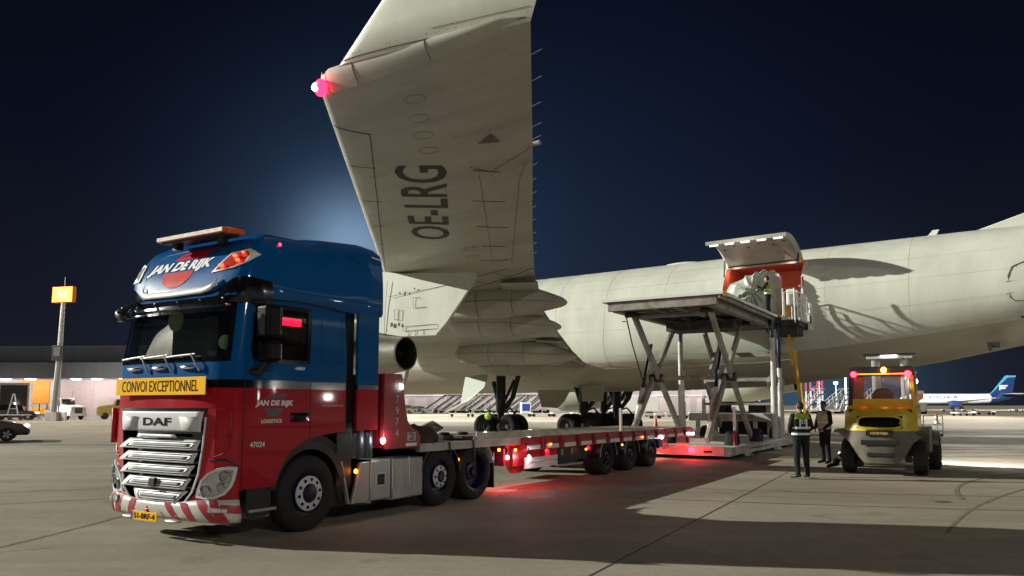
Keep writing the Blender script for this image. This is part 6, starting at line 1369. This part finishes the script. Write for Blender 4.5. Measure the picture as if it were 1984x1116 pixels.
# ------------------------------------------------------------------ vehicles
def car(label, cat, color, loc, rz, L=4.4, W=1.8, H=1.5, hatch=True, group=None, name='parked_car', stripe=None, headlit=False):
    t = thing(name, label, cat, loc, rz, group); h2 = L/2
    b = MB()
    low_ = [(-h2, .35), (-h2+.02, .75), (-h2+.15, H*.62), (-h2+.5, H*.66), (h2-1.25, H*.64), (h2-.3, H*.55), (h2-.03, H*.42), (h2, .32)]
    rows = [(x, z) for x, z in low_]
    def sec(i, v):
        x, z = rows[int(i)]; w = W/2*(1-.10*(abs(x)/h2)**4); zz = lerp(.28, z, min(1, v*1.25)) if v <= .8 else z; y = w*(1 if v <= .8 else (1-(v-.8)/.2)); y = y*(.97 if v == 0 else 1)
        return (x, y, zz)
    for sg in (1, -1): b.grid(lambda i, v: (lambda p: (p[0], sg*p[1], p[2]))(sec(i, v)), list(range(len(rows))), [0, .4, .8, .88, 1])
    b.build('body', color, t, smooth=50)
    gh = [(-h2+.35, H*.63), (-h2+.62, H*.93), (-h2+1.2, H), (.25, H), (.75, H*.92), (h2-1.25, H*.62)] if hatch else [(-h2+.7, H*.63), (-h2+1.2, H*.93), (-h2+1.6, H), (.2, H), (.7, H*.92), (h2-1.25, H*.62)]
    b = MB()
    n = len(gh); vs = []
    for x, z in gh: k = (z-H*.62)/(H*.38); vs.append((x, (W/2-.06)-.16*k, z))
    b.add(vs+[(x, -y, z) for x, y, z in vs], [tuple(range(n)), tuple(range(n, 2*n))]+[(i, i+1, n+i+1, n+i) for i in range(n-1)]); b.build('window', m_glass, t, bevel=.03)
    b = MB(); r_ = [(x, y+.004, z+.012) for x, y, z in vs[1:5]]; b.add(r_+[(x, -y, z) for x, y, z in r_], [(i, i+1, 5+i, 4+i) for i in range(3)]); b.build('roof', color, t, thick=.02)
    b = MB()
    for sg in (1, -1):
        for i in (0, 1, 3, 4): b.bar((vs[i][0], sg*(vs[i][1]+.005), vs[i][2]), (vs[i+1][0], sg*(vs[i+1][1]+.005), vs[i+1][2]), .04, .05)
        b.bar((0, sg*(W/2-.05), H*.63), (.0, sg*(W/2-.21), H), .05, .06)
    b.build('pillar', color, t)
    for x in (-h2+.85, h2-.85):
        for sg in (1, -1):
            b = MB(); b.lathe([(.20, .0), (.29, .01), (.325, -.03), (.325, -.2), (.2, -.2)], (x, sg*(W/2+.005), .325), (0, sg, 0), 22); w_ = b.build('wheel', m_rubber, t)
            b = MB(); b.lathe([(.20, -.01), (.05, -.03), (.04, .0), (.0001, .0)], (x, sg*(W/2+.005), .325), (0, sg, 0), 18)
            b.build('rim', m_blk, w_); b = MB()
            for k in range(5): a = 2*math.pi*k/5; b.bar((x+.04*math.cos(a), sg*(W/2), .325+.04*math.sin(a)), (x+.19*math.cos(a), sg*(W/2+.004), .325+.19*math.sin(a)), .05, .03, up=(0, 1, 0))
            b.build('spoke', m_silver, w_)
    for sg in (1, -1):
        b = MB(); b.ell((h2-.14, sg*(W/2-.25), H*.47), (.12, .18, .07)); b.build('headlight', mat('lit_headlight', (1, .95, .85), emis=7) if headlit and 'lit_headlight' not in MATS else MATS.get('lit_headlight', m_lens) if headlit else m_lens, t)
        b = MB(); b.ell((-h2+.06, sg*(W/2-.2), H*.55), (.05, .16, .08)); b.build('tail_lamp', m_redlens, t)
    b = MB(); b.box(h2-.02, h2+.02, -.5, .5, .35, .55); b.box(-h2-.02, -h2+.02, -.7, .7, .3, .42); b.each('bumper', m_blk, t)
    if stripe:
        b = MB()
        for sg in (1, -1): b.add([(-.9, sg*(W/2+.006), .35), (-.2, sg*(W/2+.006), .35), (-.5, sg*(W/2+.006), H*.62), (-1.2, sg*(W/2+.006), H*.62)], [(0, 1, 2, 3)]); b.add([(.0, sg*(W/2+.006), .35), (.35, sg*(W/2+.006), .35), (.35, sg*(W/2+.006), .7), (.0, sg*(W/2+.006), .7)], [(0, 1, 2, 3)])
        b.each('livery_stripe', stripe, t)
    return t
m_cblk = mat('black_car_paint', (.008, .008, .010), .15, coat=.8, var=.1)
m_cwht = mat('white_car_paint', (.75, .77, .80), .3, coat=.5, var=.05)
m_clime = mat('lime_car_paint', (.50, .72, .05), .35, coat=.5, var=.1)
m_cdark = mat('dark_van_paint', (.02, .02, .025), .2, coat=.6, var=.1)
m_cblue = mat('livery_blue', (.02, .06, .35), .4)
car('glossy black car cut off by the left edge, front wheel towards the truck', 'car', m_cblk, (-25.5, 36.2, 0), R(30), 4.5, 1.85, 1.5, headlit=True)
car('dark parked hatchback between the box truck and the stand sign pole', 'car', m_cdark, (-57.6, 88.5, 0), R(22), 4.6, 1.9, 1.75, headlit=True)
car('white car with blue livery stripe parked in front of the passenger stairs', 'car', m_cwht, (-19.9, 158, 0), R(188), 4.6, 1.85, 1.5, stripe=m_cblue)
car('lime green car half hidden behind the white car with blue stripe', 'car', m_clime, (-23.2, 164, 0), R(185), 4.6, 1.85, 1.7)
fr_ = thing('ladder_frame', 'grey A shaped ladder frame on a flat trailer in front of the dark hatchback', 'ladder', (-56.2, 86.0, 0), R(-5))
b = MB(); b.box(-3.6, 1.8, -.5, .5, .55, .68); b.build('flat_bed', m_steel, fr_)
for x in (-3, -1.4, 0, 1.3):
    b = MB(); b.lathe([(.0001, -.05), (.25, -.05), (.25, .05), (.0001, .05)], (x, -.5, .25), (0, 1, 0), 14); b.build('wheel', m_rubber, fr_)
b = MB(); b.bar((-.7, 0, .65), (-.15, 0, 3.0), .09, .09); b.bar((.55, 0, .65), (.0, 0, 3.0), .09, .09); b.bar((-.55, 0, 1.3), (.4, 0, 1.3), .08, .08); b.bar((-.35, 0, 2.0), (.25, 0, 2.0), .08, .08); b.build('a_frame', m_steel, fr_)
def tug(label, loc, rz, m, group=None, L=4.6):
    t = thing('utility_truck', label, 'truck', loc, rz, group); h = L/2
    b = MB(); b.box(-h, h, -.95, .95, .55, 1.15); b.prism([(.5, 1.1), (h, 1.1), (h, 1.55), (.9, 1.75), (.5, 1.75)], 'y', -.9, .9); b.box(h-.6, h+.05, -1.0, 1.0, .45, .95); b.build('body', m, t, bevel=.06)
    b = MB(); b.prism([(-.9, 1.1), (.65, 1.1), (.62, 1.75), (.35, 2.5), (-.9, 2.55)], 'y', -.88, .88); c = b.build('cab', m, t, bevel=.06)
    b = MB(); b.add([(.66, -.75, 1.75), (.66, .75, 1.75), (.41, .72, 2.4), (.41, -.72, 2.4)], [(0, 1, 2, 3)]); b.build('windscreen', m_glass, c, thick=.01)
    b = MB()
    for sg in (1, -1): b.add([(-.6, sg*.89, 1.65), (.45, sg*.89, 1.65), (.25, sg*.89, 2.35), (-.6, sg*.89, 2.35)], [(0, 1, 2, 3)])
    b.build('side_window', m_glass, c, thick=.01)
    for x in (-h+.8, h-.8):
        for sg in (1, -1): wheel(t, (x, sg*.97, .42), -sg, .42, .25, .2, 'deep2')
    b = MB(); b.box(h+.05, h+.08, -.45, .45, .75, 1.4); b.build('radiator_grille', m_blk, t)
    for sg in (1, -1): b = MB(); b.ell((h+.03, sg*.72, 1.25), (.05, .14, .14)); b.build('headlight', m_lens, t)
    b = MB(); b.tube([(-.2, .85, 2.5), (-.2, .88, 3.5)], .02, 5); b.build('aerial', m_blk, t)
    return t
tug('white utility truck with square cab parked right of the stand sign', (-52.4, 89.5, 0), R(-28), m_white, L=5.0)
tug('yellow utility truck partly hidden behind the blue and red tractor unit', (-48.2, 93.5, 0), R(-150), mat('dull_yellow_paint', (.42, .31, .08), .5))

# ------------------------------------------------------------------ background, middle: stairs, containers, terminal
term = thing('terminal_building', 'long pale pink lit terminal building far behind the aircraft', 'building', (8, 186, 0), R(2))
b = MB(); b.box(-52, 42, 0, 12, 0, 7.5); b.build('wall', m_wall_p, term)
b = MB()
for i in range(20): x = -50+4.6*i; b.box(x, x+3.0, -.06, 0, .1, 3.4); 
b.build('gate_row', mat('pale_gate', (.62, .57, .57), .5), term)
b = MB(); b.box(-52, 42, -.3, 0, 3.9, 4.2); b.box(-52, 42, -.2, 0, 7.3, 7.6); b.build('ledge', m_white, term)
for i in range(9): plamp('lamp', (-46+10.5*i, -5, 6), 900, (1, .90, .88), term, .4)
m_stair = mat('stair_metal', (.20, .20, .21), .5, m=.4)
def stairs(first=True):
    t = thing('passenger_stairs', 'mobile passenger stairs', 'passenger stairs')
    b = MB(); b.box(-3.2, 1.2, -.9, .9, .45, .75); b.build('chassis', m_lwhite, t)
    b = MB(); b.prism([(-3.0, .75), (-2.4, .75), (1.8, 3.75), (3.4, 3.75), (3.4, 4.0), (1.6, 4.0)], 'y', -.75, -.68); b.prism([(-3.0, .75), (-2.4, .75), (1.8, 3.75), (3.4, 3.75), (3.4, 4.0), (1.6, 4.0)], 'y', .68, .75); b.build('side_frame', m_stair, t)
    b = MB()
    for k in range(14): b.box(-2.7+.32*k, -2.42+.32*k, -.68, .68, .85+.225*k, .89+.225*k)
    b.build('treads', m_stair, t)
    b = MB()
    for y in (-.74, .74):
        b.tube([(-2.9, y, 1.8), (1.6, y, 5.0), (3.3, y, 5.0)], .05, 5)
        for k in range(6): b.bar((-2.8+.9*k, y, .85+.62*k), (-2.8+.9*k, y, 1.85+.63*k), .04, .04)
    b.bar((.4, -.6, .7), (1.8, -.6, 3.7), .09, .09); b.bar((1.0, .6, .7), (-.6, .6, 2.2), .09, .09); b.build('handrail', m_white, t)
    for x in (-2.6, .8): b = MB(); b.lathe([(.0001, -.95), (.38, -.95), (.38, .95), (.0001, .95)], (x, 0, .38), (0, 1, 0), 16); b.build('wheel', m_rubber, t)
    return t
ORD = 'first second third fourth fifth sixth seventh eighth ninth tenth eleventh twelfth thirteenth'.split()
s0 = stairs(); GS = 'mobile passenger stairs parked in a row behind the freighter'
random.seed(11)
spots = [(-16.5+1.95*i+random.uniform(-.3, .3), 168+random.uniform(-3, 3)) for i in range(13)]
for i, (x, y) in enumerate(spots):
    o = s0 if i == 0 else copy_tree(s0); place(o, (x, y, 0), R(18+random.uniform(-12, 10)), '%s from the left of the white passenger stairs parked far behind the freighter' % ORD[i], GS)
GS2 = 'mobile passenger stairs parked behind the standing men'
for i, (x, y) in enumerate(((64.5, 152), (67.6, 153), (70.5, 151), (61.0, 155))):
    o = copy_tree(s0); place(o, (x, y, 0), R(12+6*i), '%s of the grey passenger stairs on the far apron left of the forklift' % ['third', 'fourth', 'last', 'first'][i], GS2)
def dolly():
    t = thing('cargo_dolly', 'low flat cargo dolly', 'dolly'); b = MB(); b.box(-1.7, 1.7, -.8, .8, .42, .52); b.box(-1.7, -1.6, -.8, .8, .52, .62); b.box(1.6, 1.7, -.8, .8, .52, .62); b.bar((1.7, 0, .45), (2.6, 0, .4), .07, .07); b.build('flat_bed', m_lwhite, t)
    for x in (-1.2, 1.2):
        for sg in (1, -1): b = MB(); b.lathe([(.0001, -.06), (.22, -.06), (.22, .06), (.0001, .06)], (x, sg*.7, .22), (0, 1, 0), 12); b.build('wheel', m_rubber, t)
    return t
ORD = 'first second third fourth fifth sixth seventh eighth ninth tenth eleventh twelfth thirteenth'.split()
d0 = dolly(); GD = 'empty cargo dollies standing in line behind the freighter'
for i in range(7):
    o = d0 if i == 0 else copy_tree(d0); place(o, (-7.6+3.0*i, 112+.25*i, 0), R(4), '%s from the left of the flat white dollies in line under the freighter belly' % ORD[i], GD)
GD2 = 'cargo dollies and equipment seen through the loader legs'
for i in range(8):
    o = copy_tree(d0); place(o, (16.5+3.4*(i % 4)+1.2*(i//4), 97+16*(i//4), 0), R(-6), '%s from the left of the %s row of white dollies behind the loader legs' % (ORD[i % 4], ['nearer', 'farther'][i//4]), GD2)
GD3 = 'cargo dollies on the far apron to the right'
for i in range(13):
    o = copy_tree(d0); place(o, (62+10.5*i+random.uniform(-2, 2), (128 if i < 3 else 205)+random.uniform(-8, 8), 0), R(random.uniform(-20, 20)), '%s from the left of the low dollies scattered across the far right apron' % ORD[i], GD3)
def ulds(label, loc, m, m2, s=(1.6, 1.5, 1.6)):
    t = thing('baggage_container', label, 'container', loc, R(5)); x, y, z = s
    b = MB(); b.box(-x, x, -y, y, .5, .5+2*z*.8); b.build('shell', m, t, bevel=.05); b = MB(); b.box(-x*.8, x*.8, -y-.02, -y, .8, .3+2*z*.8); b.build('panel', m2, t); b = MB(); b.box(-x, x, -y, y, .3, .45); b.build('base', m_blk, t)
ulds('white container with a blue panel beside the wing landing gear', (2.1, 118, 0), m_white, m_cblue, (.75, .9, 1.0))
tag(MB().box(-4.2, 4.2, -1.2, 1.2, .9, 3.1).box(-4.4, 4.4, -1.3, 1.3, .7, .9).build('cargo_trailer', m_white, None, bevel=.05, loc=(19, 122, 0)), 'white box trailer seen between the body gear and the loader legs', 'trailer')
for o in [x for x in COL.objects if x.name == 'cargo_trailer']:
    for xx in (-3, 3):
        b = MB(); b.lathe([(.0001, -1.2), (.38, -1.2), (.38, 1.2), (.0001, 1.2)], (xx, 0, .38), (0, 1, 0), 16); b.build('wheel', m_rubber, o)
cn2 = thing('traffic_cone', 'orange traffic cone seen between the loader legs', 'cone', (11.3, 60.0, 0)); b = MB(); b.lathe([(.17, .04), (.03, .85), (.0001, .86)], (0,0,0), (0,0,1), 16); b.build('cone_body', MATS['cone_red'], cn2); b = MB(); b.box(-.24, .24, -.24, .24, 0, .05); b.build('base', m_blk, cn2)
# lattice tower and light poles
lt = thing('lattice_tower', 'red and white lattice tower far behind the two standing men', 'tower', (103.2, 260, 0))
b = MB(); 
for x in (-2, 2):
    for y in (-2, 2):
        for k in range(8): b.bar((x, y, 3.2*k), (x, y, 3.2*(k+1)), .42, .42, 0 if k % 4 < 2 else 1)
for k in range(7):
    z = 3.6*k
    b.bar((-2, -2, z), (2, -2, z+1.8), .22, .22, 0 if k < 1 else 1); b.bar((2, -2, z+1.8), (-2, -2, z+3.6), .22, .22, 0 if k < 1 else 1); b.bar((-2, -2, z+3.6), (2, -2, z+3.6), .2, .2, 0)
b.build('lattice', [mat('tower_white', (.45, .46, .5), .5, emis=0), mat('tower_red', (.38, .05, .09), .5)], lt)
GL = 'tall light poles on the far apron'
for i, (px, D, h) in enumerate(((1586, 300, 17), (1618, 300, 10.5), (1637, 230, 14), (1428, 260, 7), (1448, 300, 6.5), (1470, 200, 9))):
    x = (px-992)/1470*D; t = thing('light_pole', ['slim pale light pole just right of the lattice tower', 'short light pole with a bright white lamp head between the standing man and the forklift', 'pale light pole against the left edge of the forklift cab', 'small light pole seen through the loader legs, left of the other two', 'small light pole seen through the loader legs, middle of three', 'thick light pole seen through the loader just left of the tall guide posts'][i], 'light pole', (x, D, 0), 0, GL)
    b = MB(); b.tube([(0, 0, 0), (0, 0, h)], [.3, .2], 8); b.build('pole', mat('pole_white', (.7, .8, .85), .5) if 'pole_white' not in MATS else MATS['pole_white'], t)
    b = MB(); b.box(-.7, .7, -.3, .3, h-.6, h+.4); b.build('lamp_head', mat('lit_pole_lamp', (.9, 1, 1), emis=3 if 0 else 2.5) if 'lit_pole_lamp' not in MATS else (MATS['lit_pole_lamp'] if i in (1, 2) else MATS['pole_white']), t)
flood('floodlight_mast_lamp', (90, 215, 22), (105, 258, 6), 160000, (1, .97, .95), .6, 100)  # unseen spots added to brighten the tower and the distant airliner
flood('floodlight_mast_lamp', (160, 240, 24), (178, 298, 4), 260000, (1, .98, .95), .8, 110)
# second airliner
p2 = thing('parked_airliner', 'distant white airliner with dark blue tail and blue lettering on its side', 'aircraft', (152.5, 300, 0), R(2))
b = MB(); xs2 = [0, 1, 2.5, 5, 10, 20, 30, 36, 40, 44, 47]; 
def f2(a, x):
    r = interp(x, [0, 1, 2.5, 5, 34, 40, 44, 47], [.1, 1.0, 1.5, 1.9, 1.9, 1.6, 1.1, .4]); zc = interp(x, [0, 5, 34, 47], [3.9, 4.3, 4.3, 5.3]); return (x, -r*math.cos(a), zc+r*math.sin(a))
b.grid(f2, frange(0, 2*math.pi, 20)[:-1], xs2, closed=True, mf=lambda u, v: 0 if v < 37.5 else 1); b.build('fuselage', [m_cwht, mat('airline_navy', (.015, .045, .15), .4)], p2)
b = MB(); b.prism([(35, 5.9), (37.3, 6.2), (43.4, 13.2), (47.4, 13.4), (45.6, 6.0)], 'y', -.2, .2); b.build('tail_fin', MATS['airline_navy'], p2)
b = MB(); b.add([(31.6, -.23-1.2, 2.9), (33.4, -.23-1.2, 2.7), (37.6, -1.2, 6.2), (36.6, -1.2, 6.0)], [(0, 1, 2, 3)]) if False else None
b = MB(); b.prism([(34.3, 5.9), (36.6, 5.9), (44.0, 12.6), (47.4, 12.8), (47.5, 13.4), (43.2, 13.4), (37, 6.6)], 'y', -.24, -.21); b.build('tail_stripe', mat('cyan_stripe', (.08, .42, .62), .4), p2)
b = MB(); b.prism([(40.6, 9.6), (44.0, 9.6), (43.6, 9.0), (41.6, 9.0), (41.5, 8.7), (43.2, 8.7), (42.8, 8.1), (41.0, 8.1), (40.9, 7.6), (40.3, 7.6)], 'y', -.26, -.245); b.build('tail_emblem', m_white, p2)
b = MB(); b.add([(18, -1.5, 3.0), (26, -1.5, 3.0), (31, -14, 4.4), (29, -14, 4.4), (18, -1.5, 3.4), (26, -1.5, 3.2), (31, -14, 4.5), (29, -14, 4.5)], [(0,1,2,3), (4,5,6,7), (0,1,5,4), (1,2,6,5), (2,3,7,6), (3,0,4,7)]); b.build('wing', m_fair, p2)
b = MB(); b.prism([(29.2, 4.5), (31, 4.5), (32.8, 7.0), (32.2, 7.0)], 'y', -14.2, -14.0); b.build('winglet', MATS['airline_navy'], p2)
b = MB(); b.lathe([(.0001, -.1), (1.2, 0), (1.35, 1.2), (1.2, 3.2), (.8, 4.0), (.0001, 4)], (16.4, -6.5, 2.2), (1, 0, 0), 20); b.build('engine', MATS['airline_navy'], p2)
for x, y in ((4, 0), (23, -3), (23, 3)):
    b = MB(); b.tube([(x, y, .5), (x, y, 3)], .25, 8); b.lathe([(.0001, -.6), (.6, -.6), (.6, .6), (.0001, .6)], (x, y, .6), (0, 1, 0), 14); b.build('landing_gear', m_blk, p2)
m_nl = mat('navy_lettering', (.02, .04, .16), .5)
fl2 = lambda x0, x1, z0, z1: (lambda u, v: Vector((lerp(x0, x1, u), -math.sqrt(max(.01, 1.93**2-(lerp(z0, z1, v)-4.3)**2)), lerp(z0, z1, v))))
text('airline_lettering', 'ICELANDAIR', fl2(4.0, 22.8, 4.25, 5.35), m_nl, p2, bold=.03)
text('airline_lettering', 'CARGO', fl2(23.4, 33.0, 4.25, 5.35), mat('pale_blue_lettering', (.35, .5, .6), .5), p2, bold=.0)
b = MB(); b.prism([(40, 6.0), (46.5, 6.0), (49, 6.3), (44, 6.4)], 'y', -5, -1); b.build('stabiliser', m_fair, p2)
bn = thing('service_vehicle', 'small white service vehicle with a pale red banner in front of the distant airliner', 'service vehicle', (79, 148, 0), R(0))
b = MB(); b.box(-1.2, 1.2, -.8, .8, .4, 2.2); b.build('body', m_lwhite, bn, bevel=.1); b = MB(); b.prism([(-.9, 3.9), (.9, 3.9), (.9, 3.0), (0, 2.5), (-.9, 3.0)], 'y', -.1, .1); b.build('banner', mat('pale_red_banner', (.75, .32, .25), .5), bn); b = MB(); b.box(-1.0, 1.0, -.15, .15, 3.9, 4.5); b.bar((0, 0, 2), (0, 0, 3.9), .1, .1); b.build('banner_frame', m_white, bn)
for x in (-.8, .8): b = MB(); b.lathe([(.0001, -.8), (.3, -.8), (.3, .8), (.0001, .8)], (x, 0, .3), (0, 1, 0), 14); b.build('wheel', m_rubber, bn)
for o in list(bpy.data.objects):
    if o.type == 'LIGHT' and o.name.startswith('lamp'): o.name = 'lamp_light'
